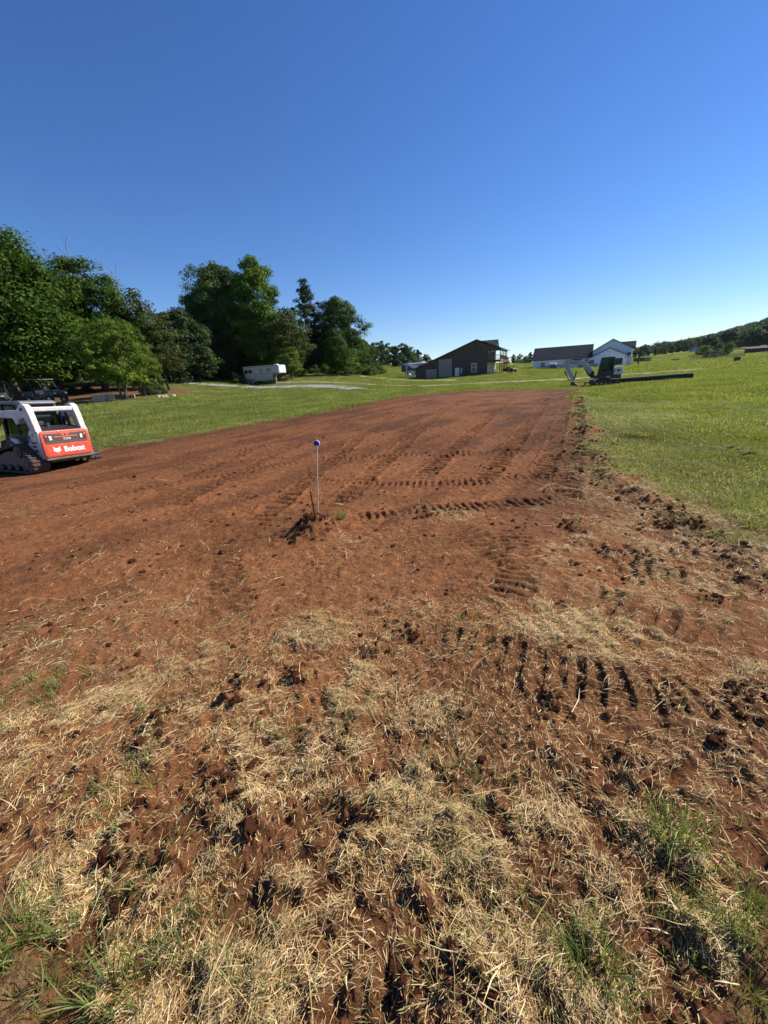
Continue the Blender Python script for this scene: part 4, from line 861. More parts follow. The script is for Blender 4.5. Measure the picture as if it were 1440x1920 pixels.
GREYARM = mat('arm_grey', (.40, .40, .40), .5, 0, .18, 4)
def excavator():
    p = gp(1131, 722)
    t = thing('mini_excavator', 'white and black mini excavator with its bucket down at the pad edge', 'excavator', (p[0], p[1], gz(p[0], p[1])+.0), (0, math.radians(-1.0), az_rot(-64)))
    for s in (-1, 1): rubber_track(t, [(1.02, .27, .25), (-1.05, .27, .25)], min(s*.58, s*.98), max(s*.58, s*.98), .10, .02, BLACKP, DARK, BLACKP, s)
    MB().box(-.7, .7, -.6, .6, .22, .45).build('undercarriage', BLACKP, t, .02)
    MB().cyl((0, 0, .45), (0, 0, .62), .5, 28).build('slew_ring', BLACKP, t)
    MB().prism([(1.15, .25), (1.55, .2), (1.55, .3), (1.15, .36)], -.4, .4).build('blade_arm', BLACKP, t)
    MB().prism([(1.62, .05), (1.70, .05), (1.66, .2), (1.70, .38), (1.62, .38), (1.55, .2)], -.97, .97).build('dozer_blade', STEEL, t, .01)
    MB().prism([(-1.32, .62), (.80, .62), (.95, .72), (.95, .84), (.75, .94), (-1.32, .94)], -.88, .90).build('deck', BLACKP, t, .03)
    o = link('lettering', text_mesh('E42', .2, .004, .2), PURE, t); o.matrix_local = Matrix.Translation((-.25, .904, .78)) @ Matrix(((-1, 0, 0), (0, 0, 1), (0, 1, 0))).to_4x4()
    cw = MB().prism([(-.62, .95), (-1.34, .95), (-1.42, 1.05), (-1.42, 1.5), (-1.32, 1.68), (-.95, 1.70), (-.80, 1.62)], -.90, .91).build('counterweight', WHITE2, t, .05, True, 3)
    MB().prism([(-.95, 1.25), (-1.15, 1.25), (-1.15, 1.45), (-.92, 1.45)], .912, .918).build('emblem', DARK, cw)
    MB().prism([(-.75, .96), (-.7, 1.65), (.3, 1.5), (.5, .96)], -.88, -.15).build('engine_hood', WHITE2, t, .03)
    # cab
    y0, y1 = -.12, .88; cab = MB()
    for yy in (y0+.05, y1-.05):
        cab.bar((.62, yy, .95), (.44, yy, 2.42), .09, .09); cab.bar((-.60, yy, .95), (-.58, yy, 2.48), .10, .09); cab.bar((-.16, yy, .95), (-.18, yy, 2.5), .08, .08); cab.bar((.62, yy, 1.0), (-.60, yy, 1.0), .08, .1); cab.bar((.56, yy, 1.34), (-.6, yy, 1.34), .05, .06); cab.bar((.44, yy, 2.44), (-.58, yy, 2.48), .08, .09)
    cf = cab.build('cab_frame', BLACKP, t, .012)
    MB().prism([(.54, 2.44), (.42, 2.54), (-.55, 2.57), (-.68, 2.5), (-.64, 2.44)], y0-.02, y1+.02).build('cab_roof', BLACKP, t, .03)
    MB().prism([(.60, .98), (.55, 1.32), (-.6, 1.32), (-.6, .98)], y1-.06, y1-.02).build('door_panel', BLACKP, t)
    MB().prism([(.55, 1.36), (.44, 2.40), (-.15, 2.44), (-.13, 1.36)], y1-.05, y1-.035).build('door_glass', GLASS, t)
    MB().prism([(-.2, 1.36), (-.22, 2.42), (-.56, 2.42), (-.56, 1.36)], y1-.05, y1-.035).build('side_glass', GLASS, t)
    MB().prism([(.55, 1.36), (.44, 2.40), (-.56, 2.44), (-.56, 1.36)], y0+.04, y0+.055).build('side_glass', GLASS, t)
    MB().prism([(.60, 1.05), (.62, 1.05), (.46, 2.40), (.44, 2.40)], y0+.08, y1-.08).build('windscreen', GLASS, t)
    st = MB(); st.box(-.5, -.36, .15, .62, 1.3, 2.0); st.box(-.45, .05, .15, .62, 1.2, 1.36); st.build('seat', DARK, t, .05)
    MB().box(.55, .62, y1-.0, y1+.1, 1.75, 2.0).build('mirror', BLACKP, t, .02)
    # boom, stick, bucket
    yb = -.25
    MB().prism([(.80, .62), (1.18, .70), (1.22, .95), (1.0, 1.02), (.78, .9)], yb-.22, yb+.22).build('swing_post', BLACKP, t, .02)
    bo = [(.93, 1.00), (1.18, .86), (2.10, 1.88), (2.28, 1.96), (3.62, 2.03), (3.78, 2.2), (3.72, 2.32), (3.55, 2.35), (2.25, 2.42), (1.92, 2.34), (1.02, 1.38)]
    bm_ = MB().prism(bo, yb-.13, yb+.13).build('boom', GREYARM, t, .025)
    MB().prism([(.88, .98), (1.2, .85), (1.3, 1.02), (1.12, 1.36), (.95, 1.3)], yb-.15, yb+.15).build('boom_foot', BLACKP, bm_, .02)
    tx = text_mesh('Bobcat', .22, .005); o = link('lettering', tx, BLACKP, bm_); o.matrix_local = Matrix.Translation((2.9, yb+.133, 2.21)) @ Matrix(((-1, 0, 0), (0, 0, 1), (0, 1, 0))).to_4x4()
    cy = MB(); cy.cyl((1.2, yb, .78), (1.62, yb, 1.28), .075, 14); cy.cyl((1.6, yb, 1.26), (2.12, yb, 1.98), .04, 12); cy.build('boom_cylinder', BLACKP, t)
    cy = MB(); cy.cyl((2.15, yb, 2.45), (2.95, yb, 2.48), .07, 14); cy.cyl((2.9, yb, 2.48), (3.62, yb, 2.42), .04, 12); cy.build('stick_cylinder', BLACKP, t)
    stk = [(3.58, 2.42), (3.78, 2.36), (3.82, 2.16), (3.45, 1.40), (2.80, .42), (2.60, .50), (2.80, 1.1), (3.38, 2.1)]
    MB().prism(stk, yb-.105, yb+.105).build('stick', GREYARM, t, .025)
    cy = MB(); cy.cyl((3.62, yb, 1.45), (3.36, yb, .95), .06, 14); cy.cyl((3.36, yb, .95), (3.12, yb, .55), .035, 10); cy.build('bucket_cylinder', BLACKP, t)
    lk = MB(); lk.bar((3.12, yb, .55), (2.85, yb, .30), .09, .06); lk.bar((3.12, yb, .55), (2.78, yb, .62), .09, .06); lk.build('bucket_link', BLACKP, t)
    MB().prism([(2.62, .55), (2.80, .45), (2.58, 1.32), (2.44, 1.38), (2.48, 1.25)], yb-.09, yb+.09).build('thumb', BLACKP, t, .01)
    bk = MB().prism([(2.62, .42), (2.92, .34), (2.98, .16), (2.86, .0), (2.5, -.03), (2.22, .06), (2.42, .18), (2.55, .3)], yb-.3, yb+.3).build('bucket', BLACKP, t, .02)
    for k in range(4): MB().prism([(2.28, .05), (2.26, .0), (2.12, .03)], yb-.27+k*.17, yb-.20+k*.17).build('bucket_tooth', STEEL, bk)
excavator()

def pipe():
    a = at(1297, 711, 35); a[2] = gz(a[0], a[1])+.25; b = at(1146, 719, 41); b[2] = gz(b[0], b[1])+.25
    A = Vector(a); B = Vector(b); d = (B-A); L = d.length; n = int(L/.075); pts = []; rs = []
    for i in range(n*4+1):
        f = i/(n*4); pts.append(A+d*f + Vector((0, 0, -.05*math.sin(f*math.pi)*0))); k = i % 4; rs.append([.205, .235, .24, .235][k])
    m = mat('black_plastic', (.022, .022, .025), .38, 0, .2, 4, spec=.6)
    o = MB().tube(pts, rs, 22, False); 
    t = thing('drain_pipe', 'long black corrugated drain pipe lying in the grass behind the excavator', 'pipe', tuple(A))
    ob = o.build('corrugated_wall', m, t, 0, True); ob.location = -A
    q = MB().tube([A+d*.0005, A+d*.9995], .20, 22, False); ob = q.build('inner_wall', m, t, 0, True); ob.location = -A
pipe()

def marker():
    b = STAKE; z = gz(b[0]+.02, b[1]+.02)
    top = at(593, 832, b[1]-.02)
    t = thing('marker_stake', 'thin pale marker stake with round blue reflector in the soil mound', 'stake', (b[0], b[1], z-.12))
    h = top[2]-(z-.12); lx = top[0]-b[0]
    wood = mat('pale_stake', (.62, .52, .36), .6, 0, .15, 12); MB().cyl((0, 0, 0), (lx, 0, h-.02), .0085, 10).build('rod', wood, t)
    d = MB(); d.cyl((lx, .0, h), (lx+.003, .012, h), .044, 28); d.build('reflector_back', PURE, t, .002)
    blue = mat('blue_reflector', (.012, .016, .42), .3, 0, .1, 40, .2, 200); MB().cyl((lx-.002, -.008, h-.002), (lx, .0, h), .038, 28).build('reflector', blue, t, .002)
    MB().box(lx-.012, lx+.012, -.004, .012, h-.075, h-.035).build('clip', PURE, t)
    x, y = b[0]-.055, b[1]+.03
    t2 = thing('iron_rod', 'short dark rusty iron rod standing beside the blue topped stake', 'rod', (x, y, z-.12)); MB().tube([(.03, 0, 0), (0, 0, .42), (-.005, 0, .52)], .011, 8).build('rebar', mat('rusty_iron', (.06, .03, .02), .8, .2, .4, 30), t2)
    p = gp(640, 975); me = tuft_mesh('grass_tuft', 60, .05, .22, .007, VIV, 501, 5, .45); o = link('grass_tuft', me, GRASS_M, None, (p[0], p[1], gz(p[0], p[1])-.01)); tag(o, 'green grass tuft growing right of the marker stake', 'grass tuft')
    for px, py, lab, sc_ in [(1110, 1810, 'largest bright green grass tuft at the lower right', 1.0), (1250, 1570, 'green grass tuft among hay near the right edge', .75), (45, 1775, 'green grass tuft at the lower left edge', .9), (215, 1880, 'green grass tuft in the bottom left corner hay', .9)]:
        p = gp(px, py); me = tuft_mesh('grass_tuft', 70, .06, .20*sc_, .0055, VIV, 510+px, 5, .6); o = link('grass_tuft', me, GRASS_M, None, (p[0], p[1], gz(p[0], p[1])-.01)); tag(o, lab, 'grass tuft', 'green tufts in the hay')
marker()

def wheel(parent, x, y, z, r, w, side, rimm=None, name='wheel'):
    tyre = MB(); n = 22; prof = [(r*.62, -w/2), (r*.9, -w/2), (r, -w*.32), (r, w*.32), (r*.9, w/2), (r*.62, w/2)]
    vs = []; fs = []
    for i in range(n):
        a = 2*math.pi*i/n
        for q, (rr, yy) in enumerate(prof): vs.append((x+rr*math.cos(a), y+yy, z+rr*math.sin(a)))
    k = len(prof)
    for i in range(n):
        for q in range(k): fs.append((i*k+q, i*k+(q+1) % k, ((i+1) % n)*k+(q+1) % k, ((i+1) % n)*k+q))
    tyre.add(vs, fs); o = tyre.build(name, TYRE, parent, 0, True)
    rm = MB().cyl((x, y-w*.3, z), (x, y+w*.3, z), r*.63, 18); rm.cyl((x, y+side*w*.3, z), (x, y+side*w*.42, z), r*.22, 10); rm.build('rim', rimm or RIM, o, .004)
    return o
TYRE = mat('tyre', (.022, .021, .02), .9, 0, .3, 9); RIM = mat('rim_grey', (.42, .42, .43), .4, .5, .15)
def horse_trailer():
    p = gp(497, 719.5); z = gz(p[0], p[1])
    al = mat('trailer_white', (.46, .46, .47), .45, 0, .14, 1.2, .1, 12, dust=(.32, .3, .28), dz=(.3, 1.4)); trim = mat('trailer_trim', (.25, .25, .27), .4, .6)
    t = thing('horse_trailer', 'white gooseneck horse trailer parked in front of the dark woods', 'trailer', (p[0], p[1], z), (0, 0, az_rot(110)))
    MB().prism([(-3.0, .45), (1.75, .45), (2.05, .75), (2.35, 1.45), (3.6, 1.45), (3.62, 2.55), (3.5, 2.66), (-2.95, 2.66), (-3.02, 2.55)], -1.05, 1.05).build('body', al, t, .05)
    MB().prism([(-3.05, 2.655), (3.5, 2.655), (3.5, 2.70), (-3.05, 2.70)], -1.08, 1.08).build('roof', mat('trailer_roof', (.75, .75, .75), .5), t, .01)
    MB().box(2.4, 2.9, -.25, .25, 2.70, 2.84).build('roof_vent', PURE, t, .03)
    for s in (-1, 1):
        b = MB(); b.box(-3.0, 3.55, s*1.052-.008, s*1.052+.008, 1.50, 1.58); b.box(-3.0, 3.55, s*1.052-.006, s*1.052+.006, 2.54, 2.60); b.build('trim_rail', trim, t)
        for x0, x1, z0, z1 in ((-2.85, -2.2, 1.72, 2.2), (-2.05, -1.4, 1.72, 2.2), (.15, .5, 1.62, 2.25), (1.4, 2.1, 1.85, 2.28)):
            w_ = MB().box(x0, x1, s*1.052-.012, s*1.052+.012, z0, z1).build('window', DGLASS, t, .01)
            MB().box(x0-.04, x1+.04, s*1.05-.008, s*1.05+.008, z0-.04, z1+.04).build('frame', trim, w_)
        g = MB()
        for k in range(8): g.box(-2.9+k*.62, -2.88+k*.62, s*1.05-.01, s*1.05+.012, .5, 1.48)
        g.build('panel_seams', al, t)
        for x in (-2.35, -1.55): wheel(t, x, s*.98, .36, .36, .22, s)
        MB().prism([(-2.8, .68), (-2.65, .82), (-1.25, .82), (-1.1, .68), (-1.2, .66), (-1.3, .74), (-2.6, .74), (-2.7, .66)], min(s*.9, s*1.16), max(s*.9, s*1.16)).build('mudguard', trim, t)
    wheel(t, 2.45, .62, .95, .35, .22, 1, name='spare_wheel')
    MB().prism([(2.2, .5), (2.45, .5), (2.75, 1.45), (2.45, 1.45)], -.85, -.7).build('neck_strut', DARK, t); MB().prism([(2.2, .5), (2.45, .5), (2.75, 1.45), (2.45, 1.45)], .35, .5).build('neck_strut', DARK, t)
    j = MB(); j.cyl((2.5, .75, .0), (2.5, .75, 1.4), .05, 10); j.cyl((3.35, 0, .5), (3.35, 0, 1.45), .07, 10); j.build('landing_jack', DARK, t)
    MB().prism(rrect(-.85, .85, 1.62, 2.45, .12), 3.615, 3.635, 'x').build('nose_panel', PURE, t, .006)
horse_trailer()
# ------------------------------------------------------------------ buildings
BROWN = mat('brown_metal_siding', (.125, .09, .07), .7, 0, .1, 1, spec=.2); BROWNROOF = mat('dark_roof', (.055, .048, .046), .7, 0, .15, 2, .3, 20)
TAUPE = mat('taupe_door', (.36, .30, .26), .6, 0, .06, 1); CREAM = mat('cream_siding', (.72, .62, .5), .7, 0, .08, 1); REDWOOD = mat('red_deck_wood', (.15, .058, .042), .7, 0, .25, 4)
TRIMW = mat('white_trim', (.78, .78, .77), .5, 0, .05); SHINGLE = mat('charcoal_shingle', (.05, .053, .058), .95, 0, .2, 2, .3, 30, .05); WSIDE = mat('white_siding', (.90, .89, .87), .6, 0, .04, 1)
CONC = mat('pale_concrete', (.55, .53, .49), .9, 0, .12, 1)
def roof_slab(name, prof, y0, y1, th, m, parent):
    """a roof from a ridge profile [(x,z)...], thickened downwards"""
    n = len(prof); lo = [(x, z-th) for x, z in prof]; return MB().prism(prof+lo[::-1], y0, y1).build(name, m, parent)
def window(parent, axis, pos, u0, u1, z0, z1, out, frame=TRIMW, mullion=True):
    """axis 'y': pane in the x-z plane at y=pos; axis 'x': in the y-z plane at x=pos; out = outward sign"""
    def bx(b, a0, a1, c0, c1, d0, d1):
        d0, d1 = sorted((pos+out*d0, pos+out*d1))
        return b.box(a0, a1, d0, d1, c0, c1) if axis == 'y' else b.box(d0, d1, a0, a1, c0, c1)
    wn = bx(MB(), u0, u1, z0, z1, -.02, .012).build('window', DGLASS, parent); f = MB(); e = .1
    bx(f, u0-e, u0, z0-e, z1+e, -.02, .05); bx(f, u1, u1+e, z0-e, z1+e, -.02, .05); bx(f, u0, u1, z0-e, z0, -.02, .055); bx(f, u0, u1, z1, z1+e, -.02, .055)
    if mullion: bx(f, u0, u1, (z0+z1)/2-.03, (z0+z1)/2+.03, .0, .035)
    f.build('frame', frame, wn); return wn
def brown_house():
    p = at(913, 702, 85); z0 = float(land(np.array([p[0]]), np.array([p[1]]))[0])
    t = thing('brown_house', 'dark brown barn style house with long sloping roof and red balcony', 'house', (p[0], p[1], z0-.1), (0, 0, math.radians(-24)))
    D = 12; prof = [(-15.6, -2), (-15.6, 2.05), (-2.3, 6.85), (0, 5.75), (0, -2)]
    MB().prism(prof, 0, D).build('wall', BROWN, t)
    rf = roof_slab('roof', [(-16.1, 2.0), (-2.3, 7.02), (3.1, 4.95)], -.35, D+.4, .16, BROWNROOF, t)
    sm = MB()
    for k in range(52): x = -15.5+k*.3; h = np.interp(x, [-15.6, -2.3, 0], [2.05, 6.85, 5.75]); sm.box(x-.012, x+.012, -.02, 0, -2, h-.1)
    sm.build('siding_ribs', BROWN, t)
    for x0, x1, zb, zt in ((-13.3, -10.75, -.6, 1.75), (-10.35, -7.4, -.55, 3.65)):
        d = MB().box(x0, x1, -.05, .05, zb, zt).build('garage_door', TAUPE, t); g = MB(); n = 4 if zt < 2 else 7
        for k in range(1, n): g.box(x0, x1, -.058, -.05, zb+(zt-zb)*k/n-.015, zb+(zt-zb)*k/n+.015)
        g.build('panel_joints', BROWN, d); f = MB(); f.box(x0-.15, x0, -.07, .05, zb, zt+.15); f.box(x1, x1+.15, -.07, .05, zb, zt+.15); f.box(x0, x1, -.07, .05, zt, zt+.15); f.build('frame', BROWNROOF, d)
    d = MB().box(-6.75, -5.85, -.05, .05, -.4, 1.75).build('door', TRIMW, t); MB().cyl((-5.98, -.12, .7), (-5.98, -.05, .7), .04, 8).build('handle', DARK, d)
    MB().box(-5.55, -5.15, -.18, 0, .4, 1.65).build('meter_box', mat('meter_grey', (.45, .45, .46), .5), t)
    window(t, 'y', 0, -3.2, -2.25, .75, 2.35, -1)
    MB().prism([(-2.65, 6.0), (-2.3, 6.3), (-1.95, 6.0), (-2.3, 5.7)], -.04, 0).build('gable_vent', BROWNROOF, t)
    # right front: cream wall with porch and balcony
    MB().box(0, .06, .25, D, -1, 2.5).build('front_wall', CREAM, t); MB().box(0, .06, .25, D, 2.5, 5.6).build('front_wall', BROWN, t)
    MB().prism([(.06, 4.55), (2.6, 4.55), (2.6, 4.98), (.06, 5.98)], .02, .12).build('porch_gable', BROWN, t); MB().box(2.42, 2.6, .12, D, 4.6, 4.95).build('porch_beam', BROWN, t)
    for y0, y1, zz0, zz1 in ((1.6, 2.5, .05, 2.1), (4.0, 5.0, .8, 2.1), (7.5, 8.5, .05, 2.1), (1.0, 2.2, 3.1, 5.0), (5, 6.6, 3.1, 5.0), (9, 10, 3.7, 5.0)): window(t, 'x', .06, y0, y1, zz0, zz1, 1, TRIMW, False)
    MB().box(.06, 2.55, .05, D, 2.62, 2.78).build('balcony_deck', REDWOOD, t)
    MB().box(2.5, 2.62, .0, D, 2.45, 2.86).build('deck_fascia', REDWOOD, t); MB().box(.06, 2.5, -.02, .08, 2.45, 2.86).build('deck_fascia', BROWNROOF, t)
    MB().box(.0, 2.8, 0.0, D, -1.0, -.02).build('porch_slab', CONC, t)
    for y in (.12, 3.0, 6.0, 9.0, 11.85): MB().box(2.42, 2.58, y-.08, y+.08, -.02, 4.95).build('post', REDWOOD, t)
    r1 = MB(); r1.box(2.45, 2.55, .12, D, 3.72, 3.80); r1.box(2.46, 2.54, .12, D, 2.95, 3.0)
    for k in range(70): r1.box(2.48, 2.52, .3+k*.167, .34+k*.167, 3.0, 3.72)
    r1.build('railing', REDWOOD, t)
    r2 = MB(); r2.box(.1, 2.42, .08, .16, 3.72, 3.80); r2.box(.1, 2.42, .09, .15, 2.95, 3.0)
    for k in range(13): r2.box(.2+k*.17, .24+k*.17, .1, .14, 3.0, 3.72)
    r2.build('railing', REDWOOD, t)
    # dormer
    dm = MB(); dm.prism([(3.6, 4.9), (3.6, 5.6), (5.2, 6.85), (6.8, 5.6), (6.8, 4.9)], -1.6, 1.1, 'x'); dr = dm.build('dormer', BROWN, t)
    MB().prism([(3.2, 5.38), (5.2, 7.0), (7.2, 5.38), (7.2, 5.22), (5.2, 6.84), (3.2, 5.22)], -2.6, 1.35, 'x').build('dormer_roof', BROWNROOF, dr); window(dr, 'x', 1.1, 4.7, 5.7, 5.2, 6.0, 1)
    # things by the wall
    R = t.matrix_basis.copy() if False else Matrix.Translation(t.location) @ Euler(t.rotation_euler).to_matrix().to_4x4()
    for k, (x, lab) in enumerate(((-4.7, 'grey outdoor air conditioner unit nearer the white door'), (-3.7, 'grey outdoor air conditioner unit under the house window'))):
        q = R @ Vector((x, -.55, 0)); zz = float(land(np.array([q.x]), np.array([q.y]))[0]); a = thing('air_conditioner', lab, 'air conditioner', (q.x, q.y, zz), (0, 0, math.radians(-24)), 'air conditioners by the brown house')
        MB().box(-.4, .4, -.35, .35, 0, .8).build('casing', DARK, a, .03); MB().cyl((0, 0, .8), (0, 0, .84), .3, 16).build('fan_grille', BLACKP, a)
    # utility vehicle parked at the porch
    q = R @ Vector((3.9, 6.5, 0)); utv('parked dark utility vehicle at the far end of the brown house porch', q.x, q.y, 150)
    q = R @ Vector((1.6, 2.4, .0)); ch = thing('porch_chair', 'brown wooden chair on the porch of the brown house', 'chair', (q.x, q.y, z0-.1), (0, 0, math.radians(-24)))
    MB().box(-.35, .35, -.35, .35, .35, .45).build('seat', REDWOOD, ch); MB().box(-.35, -.28, -.35, .35, .45, 1.0).build('backrest', REDWOOD, ch)
    for a, b in ((-.3, -.3), (.3, -.3), (-.3, .3), (.3, .3)): MB().box(a-.04, a+.04, b-.04, b+.04, -.02, .35).build('leg', REDWOOD, ch)
def utv(label, x, y, head, roof=True):
    z = gz(x, y); t = thing('utility_vehicle', label, 'utility vehicle', (x, y, z), (0, 0, az_rot(head)), 'utility vehicles')
    MB().prism([(-1.4, .45), (1.3, .45), (1.45, .7), (1.35, .95), (.6, 1.05), (.45, .62), (-.45, .62), (-.5, 1.05), (-1.45, 1.05)], -.65, .65).build('body', DARK, t, .04)
    for a in (-.95, .95):
        for s in (-1, 1): wheel(t, a, s*.62, .33, .33, .25, s)
    f = MB()
    for s in (-1, 1): f.tube([(.62, s*.62, 1.0), (.25, s*.6, 1.88), (-.5, s*.6, 1.92), (-.55, s*.62, 1.0)], .03, 8)
    f.bar((.25, -.6, 1.88), (.25, .6, 1.88), .05); f.build('roll_cage', BLACKP, t)
    if roof: MB().prism([(.45, 1.88), (.4, 1.93), (-.6, 1.97), (-.7, 1.92)], -.68, .68).build('roof', ROOFG, t, .015)
    s_ = MB(); s_.box(-.4, .05, -.55, .55, .62, .85); s_.box(-.45, -.33, -.55, .55, .85, 1.35); s_.build('seat', BLACKP, t, .04)
    for s in (-1, 1): MB().box(1.36, 1.44, s*.48-.1, s*.48+.1, .72, .84).build('headlight', LAMPW, t, .01)
    g = MB()
    for k in range(4): g.box(1.40, 1.455, -.3, .3, .52+k*.07, .55+k*.07)
    g.build('grille', BLACKP, t)
    return t
brown_house()
q = gp(92, 757); utv('dark utility vehicle with flat roof under the left trees', q[0], q[1], 100)
q = gp(6, 762); utv('dark open utility vehicle behind the loader cab at the left edge', q[0], q[1], 150, False)

def camper():
    p = at(783, 711, 97); z = gz(p[0], p[1]); t = thing('camper_trailer', 'white and grey camper trailer parked left of the brown house', 'camper', (p[0], p[1], z), (0, 0, az_rot(245)))
    g = mat('camper_side', (.6, .6, .6), .4, 0, .05); MB().prism([(-7, .6), (2.2, .6), (2.4, 1.3), (3.6, 1.5), (3.75, 2.3), (3.2, 3.3), (-7, 3.4)], -1.22, 1.22).build('body', g, t, .08)
    for s in (-1, 1):
        b = MB(); b.prism([(3.6, 1.6), (3.3, 2.9), (2.0, 2.2), (-2.5, 1.5), (-2.5, 1.3), (2.2, 1.7)], s*1.225-.006, s*1.225+.006); b.prism([(-6.5, 2.9), (1.5, 3.0), (-1, 2.7), (-6.5, 2.6)], s*1.225-.006, s*1.225+.006); b.build('swoosh', DARK, t)
        for x in (-2.6, -1.7): wheel(t, x, s*1.1, .38, .38, .24, s)
        window(t, 'y', s*1.225, -.8, .3, 1.9, 2.6, s, DARK, False)
    MB().prism([(-1.0, 1.5), (-.9, 2.9), (.9, 2.9), (1.0, 1.5)], 3.70, 3.76, 'x').build('front_cap', DARK, t); MB().box(-2, -1.2, -.35, .35, 3.38, 3.65).build('roof_unit', PURE, t, .05)
    j = MB(); j.cyl((2.9, -.7, 0), (2.9, -.7, 1.5), .06, 8); j.cyl((2.9, .7, 0), (2.9, .7, 1.5), .06, 8); j.build('jack', DARK, t)
    q = at(768, 711, 93); z = gz(q[0], q[1]); o = thing('propane_tank', 'small white tank standing in front of the camper trailer', 'tank', (q[0], q[1], z)); MB().tube([(0, 0, .02), (0, 0, .1), (0, 0, .9), (0, 0, 1.05), (0, 0, 1.1)], [.2, .38, .38, .25, .1], 16).build('shell', PURE, o, 0, True); MB().cyl((0, 0, 1.1), (0, 0, 1.2), .08, 8).build('valve', DARK, o)
camper()

def white_barn():
    p = at(1106, 688, 128); z = float(land(np.array([p[0]]), np.array([p[1]]))[0])-.1
    t = thing('white_barn', 'long white barn with charcoal roof behind the excavator arm', 'barn', (p[0], p[1], z), (0, 0, math.radians(-28)))
    L, D = 17.0, 10.0
    MB().prism([(0, -2), (0, 3.4), (D/2, 6.8), (D, 3.4), (D, -2)], -L, 0, 'x').build('wall', WSIDE, t)
    MB().prism([(-.5, 3.12), (D/2, 7.0), (D+.5, 3.12), (D+.5, 2.95), (D/2, 6.8), (-.5, 2.95)], -L-.4, .4, 'x').build('roof', SHINGLE, t)
    s = MB()
    for k in range(60): s.box(-L+k*.3, -L+k*.3+.03, -.02, 0, -2, 3.2)
    s.build('siding_ribs', WSIDE, t)
    MB().box(-.12, .02, -.06, .06, -2, 3.2).build('corner_board', TRIMW, t)
    MB().box(-8.5, -4.9, -.05, .02, -.3, 2.6).build('sliding_door', TRIMW, t); window(t, 'y', 0, -14.5, -13.4, 1.1, 2.2, -1)
    R = Matrix.Translation(t.location) @ Euler(t.rotation_euler).to_matrix().to_4x4()
    q = R @ Vector((-10.5, -4.5, 0)); zz = gz(q.x, q.y); f = thing('flatbed_trailer', 'black flatbed trailer parked along the white barn', 'trailer', (q.x, q.y, zz), (0, 0, math.radians(-36)))
    MB().box(-3.2, 3.2, -1.1, 1.1, .75, 1.0).build('bed', BLACKP, f, .02); MB().prism([(3.2, .75), (4.6, .7), (4.6, .82), (3.2, 1.0)], -.15, .15).build('hitch', BLACKP, f)
    MB().box(-3.2, -3.05, -1.1, 1.1, 1.0, 1.9).build('ramp', BLACKP, f)
    for x in (-.5, .5):
        for s_ in (-1, 1): wheel(f, x, s_*1.2, .38, .38, .22, s_)
    c = thing('water_tank', 'rounded white tank on the black flatbed trailer', 'tank', (q.x, q.y, zz+1.0), (0, 0, math.radians(-36))); MB().tube([(-1.0, 0, .42), (-.9, 0, .42), (.9, 0, .42), (1.0, 0, .42)], [.2, .42, .42, .2], 16).build('tank_shell', PURE, c, 0, True); MB().box(-.8, .8, -.3, .3, 0, .1).build('cradle', DARK, c)
white_barn()
def pickup(label, x, y, head, colr):
    z = gz(x, y); t = thing('pickup_truck', label, 'truck', (x, y, z), (0, 0, az_rot(head))); pm = mat('truck_paint', colr, .3, .2, .05)
    MB().prism([(-2.7, .55), (2.6, .5), (2.75, .8), (2.65, 1.1), (1.3, 1.2), (-.9, 1.2), (-2.75, 1.2)], -.95, .95).build('body', pm, t, .06)
    MB().prism([(1.35, 1.18), (.75, 1.85), (-.65, 1.88), (-.95, 1.18)], -.8, .8).build('cabin', pm, t, .05)
    for s in (-1, 1): MB().prism([(1.1, 1.25), (.68, 1.78), (-.55, 1.8), (-.75, 1.25)], s*.805-.008, s*.805+.008).build('side_window', DGLASS, t)
    MB().prism([(1.30, 1.26), (1.34, 1.26), (.80, 1.82), (.77, 1.80)], -.72, .72).build('windscreen', DGLASS, t)
    for a in (-1.7, 1.75):
        for s in (-1, 1): wheel(t, a, s*.88, .4, .4, .26, s)
    for s in (-1, 1): MB().box(2.66, 2.74, s*.7-.15, s*.7+.15, .85, 1.02).build('headlight', LAMPW, t)
